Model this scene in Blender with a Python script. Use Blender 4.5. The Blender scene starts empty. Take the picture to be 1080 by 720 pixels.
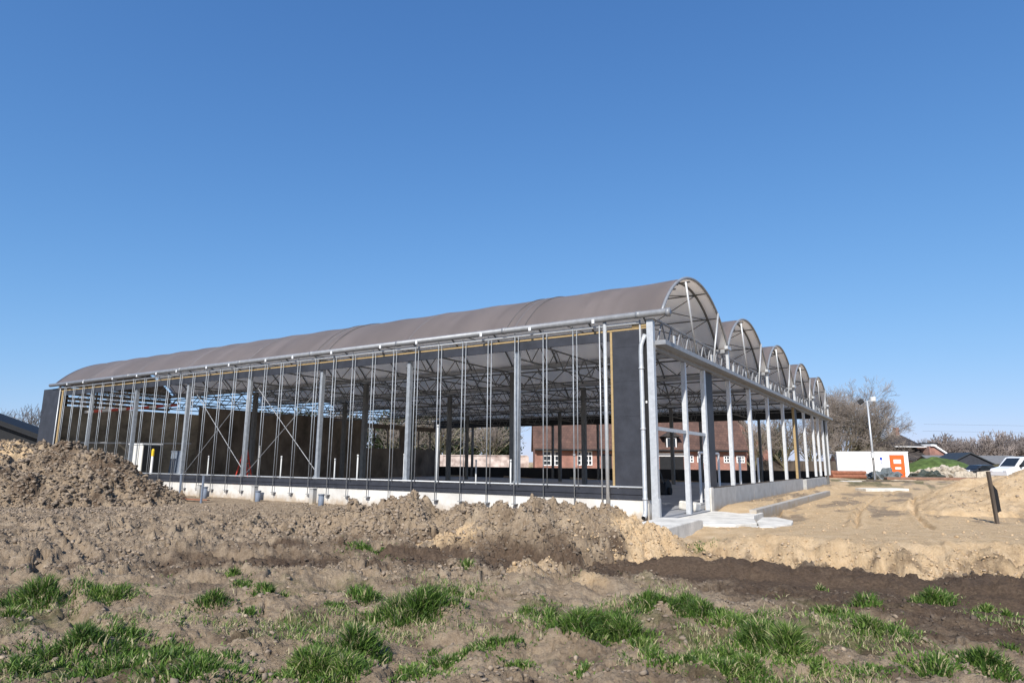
import bpy, math, random
import numpy as np
from mathutils import Vector, Matrix
random.seed(7); RNG = np.random.default_rng(11)
D2R = math.radians
scene = bpy.context.scene
COL = scene.collection

# ------------------------------------------------------------------ materials
def _nodes(name):
    m = bpy.data.materials.new(name); m.use_nodes = True
    nt = m.node_tree; b = nt.nodes['Principled BSDF']
    return m, nt, b
def mat(name, c, rough=.7, metal=0., var=.12, scale=3., bump=0., bscale=40., c2=None, spec=.3, stretch=None):
    """principled surface whose own colour is mottled by two noises"""
    m, nt, b = _nodes(name); N = nt.nodes; L = nt.links
    b.inputs['Roughness'].default_value = rough; b.inputs['Metallic'].default_value = metal
    b.inputs['Specular IOR Level'].default_value = spec
    tc = N.new('ShaderNodeTexCoord'); mp = N.new('ShaderNodeMapping')
    L.new(tc.outputs['Object'], mp.inputs['Vector'])
    if stretch: mp.inputs['Scale'].default_value = stretch
    nz = N.new('ShaderNodeTexNoise'); nz.inputs['Scale'].default_value = scale
    nz.inputs['Detail'].default_value = 8; nz.inputs['Roughness'].default_value = .65
    L.new(mp.outputs['Vector'], nz.inputs['Vector'])
    cr = N.new('ShaderNodeValToRGB')
    a = tuple(max(0, x*(1-var*1.6)) for x in c); z = c2 if c2 else tuple(min(1, x*(1+var*1.2)) for x in c)
    cr.color_ramp.elements[0].position = .3; cr.color_ramp.elements[0].color = (*a, 1)
    cr.color_ramp.elements[1].position = .7; cr.color_ramp.elements[1].color = (*z, 1)
    L.new(nz.outputs['Fac'], cr.inputs['Fac']); L.new(cr.outputs['Color'], b.inputs['Base Color'])
    if bump:
        n2 = N.new('ShaderNodeTexNoise'); n2.inputs['Scale'].default_value = bscale; n2.inputs['Detail'].default_value = 6
        L.new(mp.outputs['Vector'], n2.inputs['Vector'])
        bp = N.new('ShaderNodeBump'); bp.inputs['Strength'].default_value = bump; bp.inputs['Distance'].default_value = .02
        L.new(n2.outputs['Fac'], bp.inputs['Height']); L.new(bp.outputs['Normal'], b.inputs['Normal'])
    return m
def ground_mat(name):
    """earth: zone attribute r = dry sand, g = damp dark earth, b = mossy/green tint"""
    m, nt, b = _nodes(name); N = nt.nodes; L = nt.links
    b.inputs['Roughness'].default_value = .95; b.inputs['Specular IOR Level'].default_value = .1
    at = N.new('ShaderNodeAttribute'); at.attribute_name = 'zone'
    sp = N.new('ShaderNodeSeparateColor'); L.new(at.outputs['Color'], sp.inputs['Color'])
    tc = N.new('ShaderNodeTexCoord')
    def noise(s, d=8, r=.65):
        n = N.new('ShaderNodeTexNoise'); n.inputs['Scale'].default_value = s; n.inputs['Detail'].default_value = d
        n.inputs['Roughness'].default_value = r; L.new(tc.outputs['Object'], n.inputs['Vector']); return n.outputs['Fac']
    def ramp(f, stops):
        r = N.new('ShaderNodeValToRGB'); e = r.color_ramp.elements
        while len(e) < len(stops): e.new(.5)
        for i, (p, c) in enumerate(stops): e[i].position = p; e[i].color = (*c, 1)
        L.new(f, r.inputs['Fac']); return r.outputs['Color']
    def mix(f, a, c):
        x = N.new('ShaderNodeMix'); x.data_type = 'RGBA'
        L.new(f, x.inputs[0]); L.new(a, x.inputs[6]); L.new(c, x.inputs[7]); return x.outputs[2]
    n1, n2 = noise(2.2), noise(17.)
    soil = ramp(n1, [(.28, (.155, .112, .068)), (.48, (.285, .214, .143)), (.66, (.42, .333, .232)), (.80, (.52, .425, .31))])
    soil2 = ramp(n2, [(.3, (.12, .088, .06)), (.7, (.42, .332, .242))])
    half = N.new('ShaderNodeValue'); half.outputs[0].default_value = .4
    soil = mix(half.outputs[0], soil, soil2)
    sand = ramp(n1, [(.25, (.38, .255, .135)), (.5, (.54, .395, .235)), (.75, (.66, .51, .335))])
    sand2 = ramp(n2, [(.3, (.33, .22, .12)), (.7, (.68, .52, .345))])
    h2 = N.new('ShaderNodeValue'); h2.outputs[0].default_value = .3
    sand = mix(h2.outputs[0], sand, sand2)
    wet = ramp(n2, [(.25, (.058, .040, .028)), (.75, (.15, .105, .072))])
    moss = ramp(n2, [(.3, (.05, .062, .02)), (.7, (.16, .15, .07))])
    def edge(ch, e0=.22, e1=.78):
        # zone edges broken up by noise
        a = N.new('ShaderNodeMath'); a.operation = 'SUBTRACT'; L.new(noise(5., 6), a.inputs[0]); a.inputs[1].default_value = .5
        k = N.new('ShaderNodeMath'); k.operation = 'MULTIPLY_ADD'; L.new(a.outputs[0], k.inputs[0]); k.inputs[1].default_value = 1.1
        L.new(ch, k.inputs[2])
        s = N.new('ShaderNodeMapRange'); s.interpolation_type = 'SMOOTHSTEP'
        s.inputs['From Min'].default_value = e0; s.inputs['From Max'].default_value = e1
        L.new(k.outputs[0], s.inputs['Value']); return s.outputs['Result']
    c = mix(edge(sp.outputs[0]), soil, sand)
    c = mix(edge(sp.outputs[2]), c, moss)
    c = mix(edge(sp.outputs[1], .05, .95), c, wet)
    L.new(c, b.inputs['Base Color'])
    bp = N.new('ShaderNodeBump'); bp.inputs['Strength'].default_value = 1.; bp.inputs['Distance'].default_value = .05
    L.new(noise(28., 10, .7), bp.inputs['Height']); L.new(bp.outputs['Normal'], b.inputs['Normal'])
    return m
def membrane_mat(name, c, tr_c, rough=.6):
    """woven sheet: reflects part of the light and lets part of it through"""
    m, nt, b = _nodes(name); N = nt.nodes; L = nt.links
    tc = N.new('ShaderNodeTexCoord'); nz = N.new('ShaderNodeTexNoise')
    nz.inputs['Scale'].default_value = 1.; nz.inputs['Detail'].default_value = 7; nz.inputs['Roughness'].default_value = .6
    mp = N.new('ShaderNodeMapping'); mp.inputs['Scale'].default_value = (.25, 1.5, .25)
    L.new(tc.outputs['Object'], mp.inputs['Vector']); L.new(mp.outputs['Vector'], nz.inputs['Vector'])
    cr = N.new('ShaderNodeValToRGB')
    cr.color_ramp.elements[0].position = .3; cr.color_ramp.elements[0].color = (*[q*.80 for q in c], 1)
    cr.color_ramp.elements[1].position = .7; cr.color_ramp.elements[1].color = (*[q*1.2 for q in c], 1)
    L.new(nz.outputs['Fac'], cr.inputs['Fac'])
    L.new(cr.outputs['Color'], b.inputs['Base Color']); b.inputs['Roughness'].default_value = rough
    b.inputs['Specular IOR Level'].default_value = .25
    tr = N.new('ShaderNodeBsdfTranslucent'); tr.inputs['Color'].default_value = (*tr_c, 1)
    ad = N.new('ShaderNodeAddShader')
    L.new(b.outputs[0], ad.inputs[0]); L.new(tr.outputs[0], ad.inputs[1])
    L.new(ad.outputs[0], N['Material Output'].inputs['Surface']); return m
def tint_mat(name, stops, rough=.6, trans=.0, attr='tint'):
    m, nt, b = _nodes(name); N = nt.nodes; L = nt.links
    at = N.new('ShaderNodeAttribute'); at.attribute_name = attr
    r = N.new('ShaderNodeValToRGB'); e = r.color_ramp.elements
    while len(e) < len(stops): e.new(.5)
    for i, (p, c) in enumerate(stops): e[i].position = p; e[i].color = (*c, 1)
    L.new(at.outputs['Fac'], r.inputs['Fac']); L.new(r.outputs['Color'], b.inputs['Base Color'])
    b.inputs['Roughness'].default_value = rough; b.inputs['Specular IOR Level'].default_value = .25
    if trans:
        t = N.new('ShaderNodeBsdfTranslucent'); L.new(r.outputs['Color'], t.inputs['Color'])
        mx = N.new('ShaderNodeMixShader'); mx.inputs[0].default_value = trans
        L.new(b.outputs[0], mx.inputs[1]); L.new(t.outputs[0], mx.inputs[2]); L.new(mx.outputs[0], N['Material Output'].inputs['Surface'])
    return m
def brick_mat(name, c1, c2, mortar, scale=1., tile=False):
    m, nt, b = _nodes(name); N = nt.nodes; L = nt.links
    tc = N.new('ShaderNodeTexCoord'); mp = N.new('ShaderNodeMapping'); mp.inputs['Rotation'].default_value = (D2R(90), 0, 0)
    L.new(tc.outputs['Object'], mp.inputs['Vector'])
    br = N.new('ShaderNodeTexBrick'); br.inputs['Scale'].default_value = scale
    br.inputs['Color1'].default_value = (*c1, 1); br.inputs['Color2'].default_value = (*c2, 1); br.inputs['Mortar'].default_value = (*mortar, 1)
    br.inputs['Brick Width'].default_value = .24 if not tile else .3; br.inputs['Row Height'].default_value = .08 if not tile else .25
    br.inputs['Mortar Size'].default_value = .012
    L.new(mp.outputs['Vector'], br.inputs['Vector'])
    nz = N.new('ShaderNodeTexNoise'); nz.inputs['Scale'].default_value = 1.3; nz.inputs['Detail'].default_value = 8
    L.new(tc.outputs['Object'], nz.inputs['Vector'])
    mx = N.new('ShaderNodeMix'); mx.data_type = 'RGBA'; mx.blend_type = 'OVERLAY'; mx.inputs[0].default_value = .7
    L.new(br.outputs['Color'], mx.inputs[6]); L.new(nz.outputs['Fac'], mx.inputs[7])
    L.new(mx.outputs[2], b.inputs['Base Color']); b.inputs['Roughness'].default_value = .85
    return m

M = dict(
 galv = mat('galvanised steel', (.47, .49, .51), .45, .3, .10, 9., spec=.5),
 galvsunlit = mat('sunlit galvanised steel', (.58, .60, .62), .45, .3, .10, 9.),  # same galvanised steel made paler: sun on the gable posts put into the colour
 galvmid = mat('mid grey galvanised steel', (.33, .355, .38), .5, .3, .16, 7.),  # mid grey tone for facade columns and guide rails
 galvdull = mat('dull galvanised steel', (.27, .28, .295), .5, .25, .12, 6.),
 inner = mat('dark structural steel', (.13, .132, .13), .55, .2, .15, 5.),  # dark grey tone for hoops, trusses and inner columns
 whitest = mat('white coated steel', (.78, .79, .80), .45, .1, .05, 4.),
 conc_white = mat('pale concrete plinth', (.58, .565, .53), .9, 0, .14, 1.1, .25, 60),
 conc = mat('grey concrete', (.40, .40, .39), .9, 0, .12, 2.5, .3, 50),
 conc_light = mat('pale site concrete', (.62, .595, .54), .9, 0, .2, 2., .4, 40),
 conc_floor = mat('floor screed', (.27, .275, .29), .8, 0, .12, .8),
 navy = mat('dark insulation panel', (.034, .037, .047), .55, 0, .2, 2., .15, 30),
 dark = mat('black panel', (.012, .013, .015), .6, 0, .2, 3.),
 wood = mat('yellow timber batten', (.36, .26, .13), .7, 0, .15, 6., stretch=(1, 1, 8)),
 oldwood = mat('weathered brown boards', (.085, .068, .054), .85, 0, .3, 1.4, .3, 20, stretch=(4, 4, .6)),
 olive = mat('greenish old boards', (.23, .20, .155), .85, 0, .4, .9, .3, 18),
 red = mat('red paint', (.45, .045, .03), .5, 0, .1),
 tapered = mat('faded red stripe', (.62, .11, .08), .5, 0, .1),
 endboards = mat('grimy brown end boards', (.15, .125, .10), .85, 0, .35, .9, .3, 20, stretch=(1, 1, .6)),
 orange = mat('orange plastic', (.75, .12, .02), .5, 0, .08),
 white = mat('white paint', (.80, .80, .79), .5, 0, .04, 2.),
 cream = mat('cream cabinet', (.66, .645, .59), .6, 0, .05, 2.),
 lgrey = mat('light grey panel', (.52, .53, .53), .6, 0, .05, 2., stretch=(1, 1, 20)),
 blue = mat('blue print', (.02, .06, .42), .5, 0, .05),
 bluegrey = mat('blue grey sheet', (.16, .19, .24), .6, 0, .1, 3.),
 yellow = mat('yellow plastic', (.75, .52, .03), .5, 0, .05),
 glass = mat('dark window glass', (.02, .025, .03), .08, 0, .1, 3., spec=.6),
 darktarp = mat('dark green tarpaulin', (.045, .055, .045), .6, 0, .3, 5., .5, 12),
 tarp = mat('grey green tarpaulin', (.13, .15, .155), .6, 0, .2, 5., .5, 12),
 rust = mat('red brown clay pipe', (.26, .105, .06), .7, 0, .2, 4.),
 brown = mat('brown earth strip', (.22, .13, .09), .95, 0, .2, 3., .4, 20),
 rubber = mat('black rubber', (.02, .02, .02), .8, 0, .1),
 carwhite = mat('white car paint', (.80, .81, .82), .25, 0, .02, spec=.6),
 cardark = mat('dark car paint', (.03, .033, .038), .25, 0, .05, spec=.6),
 carred = mat('dull red car paint', (.30, .07, .06), .3, 0, .05, spec=.6),
 carsilver = mat('silver car paint', (.42, .43, .44), .3, .4, .05, spec=.6),
 lamp = mat('lamp glass', (.7, .72, .74), .15, 0, .05, spec=.6),
 brick = brick_mat('red brick', (.28, .105, .075), (.22, .078, .056), (.32, .23, .19), 1.),
 tiles = brick_mat('brown roof tiles', (.115, .062, .045), (.085, .045, .034), (.045, .028, .022), 1., True),
 darktiles = mat('dark roof tiles', (.042, .037, .036), .7, 0, .25, 2.5, .3, 12),
 shed = mat('dark corrugated sheet', (.035, .042, .05), .6, 0, .15, 3.),
 shedroof = mat('grey sheet roof', (.17, .17, .17), .7, 0, .12, 2.),
 hedge = mat('clipped brown hedge', (.07, .062, .03), .9, 0, .4, 6., .8, 14),
 bark = mat('olive grey bark', (.17, .155, .10), .9, 0, .3, 4., .4, 30),
 twig = mat('reddish brown twigs', (.25, .212, .182), .9, 0, .3, .35),
 fartwig = mat('far purplish twigs', (.235, .20, .185), .9, 0, .3, .2),
 membrane = membrane_mat('roof membrane', (.042, .036, .043), (.30, .28, .26)), liner = membrane_mat('roof liner', (.64, .62, .58), (.60, .575, .53), .9), earth = ground_mat('site earth'),
 grass = tint_mat('grass blades', [(0, (.030, .062, .014)), (.4, (.085, .165, .028)), (.85, (.205, .29, .07)), (1, (.44, .39, .23))], .5, .3),
 clod = tint_mat('earth clods', [(0, (.075, .056, .042)), (.45, (.24, .192, .145)), (.7, (.37, .292, .214)), (.8, (.42, .30, .175)), (1, (.56, .42, .27))], .95),
 pinkwall = mat('pink white limewash', (.50, .36, .31), .9, 0, .35, 1.1, c2=(.72, .62, .57)),
 leaf = tint_mat('evergreen leaves', [(0, (.014, .022, .010)), (.6, (.035, .05, .022)), (1, (.075, .085, .04))], .7),
 rubble = mat('broken concrete', (.43, .375, .295), .95, 0, .35, 3., .6, 20),
)

def splash(m, z0, z1, col):
    nt = m.node_tree; N = nt.nodes; L = nt.links; b = N['Principled BSDF']; src = b.inputs['Base Color'].links[0].from_socket
    tc = N.new('ShaderNodeTexCoord'); sx = N.new('ShaderNodeSeparateXYZ'); L.new(tc.outputs['Object'], sx.inputs[0])
    nz = N.new('ShaderNodeTexNoise'); nz.inputs['Scale'].default_value = 2.6; nz.inputs['Detail'].default_value = 9; nz.inputs['Roughness'].default_value = .7; L.new(tc.outputs['Object'], nz.inputs['Vector'])
    k = N.new('ShaderNodeMath'); k.operation = 'MULTIPLY_ADD'; L.new(nz.outputs['Fac'], k.inputs[0]); k.inputs[1].default_value = -.9; L.new(sx.outputs[2], k.inputs[2])
    r = N.new('ShaderNodeMapRange'); r.interpolation_type = 'SMOOTHSTEP'; r.inputs['From Min'].default_value = z0-.45; r.inputs['From Max'].default_value = z1-.45; r.inputs['To Min'].default_value = .85; r.inputs['To Max'].default_value = 0
    L.new(k.outputs[0], r.inputs['Value']); x = N.new('ShaderNodeMix'); x.data_type = 'RGBA'; L.new(r.outputs[0], x.inputs[0]); L.new(src, x.inputs[6]); x.inputs[7].default_value = (*col, 1); L.new(x.outputs[2], b.inputs['Base Color'])
splash(M['conc_white'], .02, .42, (.34, .26, .175)); splash(M['conc'], -.1, .45, (.36, .28, .18))

# ------------------------------------------------------------------ mesh helpers
class MB:
    def __init__(s): s.v = []; s.f = []
    def add(s, vs, fs):
        o = len(s.v); s.v += [tuple(map(float, q)) for q in vs]; s.f += [tuple(i+o for i in q) for q in fs]; return s
    def box(s, a, b):
        (x0, y0, z0), (x1, y1, z1) = a, b
        x0, x1 = min(x0, x1), max(x0, x1); y0, y1 = min(y0, y1), max(y0, y1); z0, z1 = min(z0, z1), max(z0, z1)
        return s.add([(x0,y0,z0),(x1,y0,z0),(x1,y1,z0),(x0,y1,z0),(x0,y0,z1),(x1,y0,z1),(x1,y1,z1),(x0,y1,z1)],
                     [(0,3,2,1),(4,5,6,7),(0,1,5,4),(1,2,6,5),(2,3,7,6),(3,0,4,7)])
    def tube(s, p, q, r, n=8, r2=None, caps=True):
        p, q = Vector(p), Vector(q); d = q-p
        if d.length < 1e-6: return s
        d.normalize(); a = d.orthogonal().normalized(); b = d.cross(a); r2 = r if r2 is None else r2
        vs = []
        for c, rr in ((p, r), (q, r2)):
            for k in range(n):
                t = 2*math.pi*k/n; vs.append(c+a*(rr*math.cos(t))+b*(rr*math.sin(t)))
        fs = [(k, (k+1) % n, n+(k+1) % n, n+k) for k in range(n)]
        if caps and n > 2: fs += [tuple(range(n-1, -1, -1)), tuple(range(n, 2*n))]
        return s.add(vs, fs)
    def path(s, pts, r, n=8):
        for a, b in zip(pts[:-1], pts[1:]): s.tube(a, b, r, n)
        return s
    def sweep(s, pts, r, n=8):
        pts = [Vector(p) for p in pts]; o = len(s.v); up = Vector((0, 1, 0))
        for i, p in enumerate(pts):
            d = (pts[min(i+1, len(pts)-1)]-pts[max(i-1, 0)]).normalized()
            a = up.cross(d)
            a = a.normalized() if a.length > 1e-4 else d.orthogonal().normalized()
            b = d.cross(a)
            for k in range(n):
                t = 2*math.pi*k/n; q = p+a*(r*math.cos(t))+b*(r*math.sin(t)); s.v.append(tuple(q))
        for i in range(len(pts)-1):
            for k in range(n): s.f.append((o+i*n+k, o+i*n+(k+1) % n, o+(i+1)*n+(k+1) % n, o+(i+1)*n+k))
        s.f += [tuple(o+k for k in range(n-1, -1, -1)), tuple(o+(len(pts)-1)*n+k for k in range(n))]
        return s
    def prism(s, poly, axis, a, b):
        """polygon (2-D points) extruded along axis 0/1/2 from a to b"""
        n = len(poly); vs = []
        for w in (a, b):
            for (p, q) in poly:
                vs.append({0: (w, p, q), 1: (p, w, q), 2: (p, q, w)}[axis])
        return s.add(vs, [tuple(range(n-1, -1, -1)), tuple(range(n, 2*n))]+[(k, (k+1) % n, n+(k+1) % n, n+k) for k in range(n)])
    def build(s, name, m, parent=None, smooth=False, bevel=0, fix=True):
        me = bpy.data.meshes.new(name); me.from_pydata(s.v, [], s.f); me.update()
        if fix:
            import bmesh
            bm = bmesh.new(); bm.from_mesh(me); bmesh.ops.recalc_face_normals(bm, faces=bm.faces); bm.to_mesh(me); bm.free()
        me.materials.append(M[m] if isinstance(m, str) else m)
        if smooth: me.polygons.foreach_set('use_smooth', [True]*len(me.polygons))
        o = bpy.data.objects.new(name, me); COL.objects.link(o)
        if parent: o.parent = parent
        if bevel:
            bv = o.modifiers.new('bevel', 'BEVEL'); bv.width = bevel; bv.segments = 2; bv.limit_method = 'ANGLE'
        return o
def part(name, m, parent, a, b, bevel=0): return MB().box(a, b).build(name, m, parent, bevel=bevel)
def tag(o, label, cat, group=None):
    o['label'] = label; o['category'] = cat
    if group: o['group'] = group
    return o
def thing(name, label, cat, loc=(0, 0, 0), rz=0, group=None):
    o = bpy.data.objects.new(name, None); COL.objects.link(o); o.location = loc; o.rotation_euler = (0, 0, rz)
    o.empty_display_size = .2
    return tag(o, label, cat, group)
def structure(o): o['kind'] = 'structure'; return o
def stuff(o): o['kind'] = 'stuff'; return o
def dup(o, loc, rz=0, label=None, parent=None, scale=None):
    c = o.copy(); COL.objects.link(c)
    if parent: c.parent = parent
    else:
        c.location = loc; c.rotation_euler = (0, 0, rz)
        if label: c['label'] = label
        if scale: c.scale = scale
    for ch in [q for q in bpy.data.objects if q.parent == o]: dup(ch, None, 0, None, c)
    return c
def np_mesh(name, V, F, m, attrs=None, smooth=False):
    """big mesh from numpy arrays; F is (n,3) or (n,4)"""
    me = bpy.data.meshes.new(name); n, k = F.shape
    me.vertices.add(len(V)); me.vertices.foreach_set('co', V.astype(np.float32).ravel())
    me.loops.add(n*k); me.loops.foreach_set('vertex_index', F.astype(np.int32).ravel())
    me.polygons.add(n); me.polygons.foreach_set('loop_start', np.arange(0, n*k, k, dtype=np.int32))
    me.polygons.foreach_set('loop_total', np.full(n, k, np.int32))
    if smooth: me.polygons.foreach_set('use_smooth', np.ones(n, bool))
    me.update(calc_edges=True)
    for an, (typ, dat) in (attrs or {}).items():
        a = me.attributes.new(an, typ, 'POINT')
        a.data.foreach_set('color' if typ == 'FLOAT_COLOR' else 'value', dat.astype(np.float32).ravel())
    me.materials.append(M[m]); o = bpy.data.objects.new(name, me); COL.objects.link(o); return o

# ------------------------------------------------------------------ numpy noise
_P = RNG.permutation(512); _P = np.concatenate([_P, _P, _P]); _G = RNG.normal(size=(512, 2)); _G /= np.linalg.norm(_G, axis=1)[:, None]
def perlin(x, y):
    xi = np.floor(x).astype(int); yi = np.floor(y).astype(int); xf = x-xi; yf = y-yi
    u = xf*xf*xf*(xf*(xf*6-15)+10); v = yf*yf*yf*(yf*(yf*6-15)+10)
    def g(i, j):
        h = _P[(_P[(xi+i) % 512]+(yi+j)) % 512]; q = _G[h]; return q[..., 0]*(xf-i)+q[..., 1]*(yf-j)
    a = g(0, 0)*(1-u)+g(1, 0)*u; b = g(0, 1)*(1-u)+g(1, 1)*u
    return (a*(1-v)+b*v)*1.5
def fbm(x, y, oct=4, lac=2.03, gain=.5):
    t = np.zeros_like(x); a = 1.
    for i in range(oct): t += a*perlin(x+17.3*i, y-9.1*i); x = x*lac; y = y*lac; a *= gain
    return t
def worley(x, y):
    xi = np.floor(x).astype(int); yi = np.floor(y).astype(int)
    d1 = np.full(x.shape, 9.); d2 = np.full(x.shape, 9.); idv = np.zeros(x.shape)
    for i in (-1, 0, 1):
        for j in (-1, 0, 1):
            h = _P[(_P[(xi+i) % 512]+(yi+j)) % 512]
            px = xi+i+.5+.45*_G[h][..., 0]; py = yi+j+.5+.45*_G[h][..., 1]
            d = np.hypot(px-x, py-y); n = d < d1
            d2 = np.where(n, d1, np.minimum(d2, d)); idv = np.where(n, h/512., idv); d1 = np.where(n, d, d1)
    return d1, d2, idv
def sstep(a, b, x):
    t = np.clip((x-a)/(b-a), 0, 1); return t*t*(3-2*t)
def dist_poly(x, y, pts):
    """distance to a polyline and linearly interpolated extra columns there"""
    pts = np.array(pts, float); best = np.full(x.shape, 1e9); ex = np.zeros(x.shape+(pts.shape[1]-2,))
    for p, q in zip(pts[:-1], pts[1:]):
        dx, dy = q[0]-p[0], q[1]-p[1]; t = np.clip(((x-p[0])*dx+(y-p[1])*dy)/(dx*dx+dy*dy), 0, 1)
        d = np.hypot(x-p[0]-t*dx, y-p[1]-t*dy); n = d < best
        best = np.where(n, d, best); e = p[2:]+t[..., None]*(q[2:]-p[2:]); ex = np.where(n[..., None], e, ex)
    return best, ex

# ------------------------------------------------------------------ where the hall stands
A = np.array([3.95, 18.1]); RZ = D2R(57.5)
VX = np.array([math.cos(RZ), math.sin(RZ)])        # along the gable front (local x = s)
UX = np.array([-math.sin(RZ), math.cos(RZ)])       # along the long front (local y = t)
def W(s, t, z=0.): p = A+VX*s+UX*t; return (p[0], p[1], z)
def st(x, y): return (x-A[0])*VX[0]+(y-A[1])*VX[1], (x-A[0])*UX[0]+(y-A[1])*UX[1]

# ------------------------------------------------------------------ ground shape
TRACK = [(-7.5, 11.4), (-5, 12.4), (-2.6, 12.7), (0, 12.1), (1.9, 12.1), (3.8, 11.6), (5.4, 10.6), (6.7, 9.1), (9, 6.5)]
LOWX = [-3, 1.8, 3.0, 4.2, 6.0, 6.9, 8.8, 12, 20, 40]; LOWY = [13.9, 12.7, 13.2, 13.4, 12.4, 11.5, 11.4, 11.2, 11, 11]
BUMPS = [(.62, 11.0, .20, .42, 1), (1.15, 10.0, .17, .45, 1), (.2, 10.7, .10, .5, 1), (-.75, 8.0, .16, .6, 0), (.55, 6.9, .17, .55, 0), (1.9, 8.3, .13, .6, 0), (-2.6, 8.6, .16, .6, 0), (-3.9, 8.3, .10, .8, 0), (-1.6, 6.6, .14, .55, 0), (-5.4, 8.9, .15, .7, 0), (-6.3, 10.2, .16, .8, 0), (-3.3, 10.3, .14, .6, 0)]
GROOVES = [[(-8.6, 12.4), (-7.4, 10.6), (-5.5, 8.5), (-4.1, 6.9)], [(-6.2, 22.1), (-7.4, 18.1), (-8.1, 14.7)],
           [(-5.6, 21.9), (-6.7, 18.0), (-7.3, 14.9)], [(-9, 23.6), (-8.4, 18.3), (-7.7, 15.2)], [(-10.5, 17.5), (-6.5, 13.4), (-4.6, 12.6)],
           [(-13, 18.5), (-9.2, 14.2), (-7.6, 12.2)], [(9.0, 17.5), (12.5, 24), (18, 33), (24, 41)], [(10.7, 17.0), (14.2, 23.5), (19.7, 32.5), (25.6, 40.5)], [(7.5, 19), (10.5, 26), (17.5, 38)]]
HEAPS = dict(left=[(-12.5, 25.0, .05, .9), (-13.4, 25.2, .5, 1.7), (-14.5, 25.5, 1.15, 2.6), (-16, 25.6, 2.0, 3.1), (-18.5, 25.8, 2.12, 3.6), (-21, 25.5, 2.25, 4.0), (-26, 25, 2.3, 4.4)],
  mid=[(-5.6, 16.6, .2, 1.5), (-3.6, 16.3, .52, 1.7), (-2.35, 16.0, .86, 1.5), (-1.85, 16.2, .50, 1.1), (-1.2, 16.2, .78, 1.3), (-.2, 16.0, .5, 1.3)],
  front=[(-1.0, 14.5, .25, 1.1), (-.2, 14.5, .62, 1.7), (.6, 14.4, 1.0, 2.0), (1.5, 14.5, .68, 1.8), (2.4, 14.8, .45, 1.5), (3.0, 15.2, .30, 1.1), (3.3, 15.7, .15, .8)],
  sand=[(16.9, 24.6, .75, 2.6), (18.4, 24, 1.45, 3.2), (21, 23.6, 2.2, 3.9), (25, 22.8, 2.6, 4.4)],
  sandback=[(19.9, 28.6, 1.12, 2.6), (21.5, 28.9, 1.25, 2.8), (24, 29, 1.1, 2.6)])
def heap(x, y, k):
    d, e = dist_poly(x, y, HEAPS[k]); wob = 1+.16*fbm(x*.8+3, y*.8, 3)
    t = np.clip(1-d/(e[..., 1]*wob), 0, 1); t = np.where(t > .86, .86+.07*np.tanh((t-.86)/.07), t)
    return e[..., 0]*t/.92
def zones(x, y):
    s, t = st(x, y); n = fbm(x*.5, y*.5, 4)
    ylow = np.interp(x, LOWX, LOWY)+.55*fbm(x*.7, y*.25+2, 4)
    bank = y-ylow
    sand = sstep(-.1, .25, bank)*sstep(1.0, 1.9, x+.5*n)*(1-.0*n)
    sand = np.maximum(sand, sstep(-.5, .3, -t+.6*n-.2)*sstep(14, 16, y)*sstep(3, 5, x))
    dt, _ = dist_poly(x, y, TRACK)
    wet = (1-sstep(.7, 1.9, dt+.9*n+.3*fbm(x*2, y*2, 3)))
    wet = np.maximum(wet, sstep(1.4, .6, np.abs(bank+1.2))*sstep(1., 3., x)*.95)
    wet = wet*(1-.5*sstep(1.5, -1, x)*sstep(-.1, .4, fbm(x*.55+21, y*.8, 3)))*(1-sand)*(1-.75*sstep(-5.5, -8, x+1.5*n))
    # dull brown wheel-worn bands crossing the sand plateau
    far = sstep(17, 22, y)*sstep(5, 8, x)
    sand = sand*(1-.8*far*sstep(-.25, .6, fbm(s*.22+4, t*.9, 5)))
    moss = sstep(.05, .6, fbm(x*.6+8, y*.6, 4)+.12)*sstep(11.5, 9.5, y)*.6
    low2 = np.interp(x, [1.0, 1.6, 3.0, 4.3, 5.3, 9], [12.2, 10.7, 9.2, 8.0, 6.4, 5.0])+.9*n+.5*fbm(x*1.3+4, y*1.3, 4)
    wet = np.maximum(wet, (1-sand)*sstep(-.5, .9, y-low2)*sstep(.8, 2.0, x+.6*n)*sstep(15, 14, y)*(.85+.3*fbm(x*2.2, y*2.2, 3)))
    wet = np.maximum(wet, .5*sstep(-.05, .45, fbm(x*1.7+3, y*1.7, 4))*sstep(-.1, .2, bank)*sstep(1.5, .7, bank)*sstep(1.5, 2.5, x))
    wet = np.maximum(wet, .62*sstep(.15, .5, fbm(x*.7+15, y*.9+3, 4))*sstep(11, 9.5, y-.1*x))
    wet = np.maximum(wet, .6*sstep(3., 5.5, x)*sstep(10.8, 9.2, y)*sstep(5.5, 7.5, y))
    for (bx, by, bh, br, sa) in BUMPS:
        q = np.exp(-((x-bx)/(br*1.1))**2-((y-by)/(br*.9))**2); wet = wet*(1-.9*q); moss = moss*(1-.8*q); sand = np.maximum(sand, q*(.62 if sa else .28))
    moss = np.maximum(moss, sstep(36, 60, np.hypot(x, y))*sstep(.0, .3, n+.1)*.6)
    return sand, wet, moss, bank, dt
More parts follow.
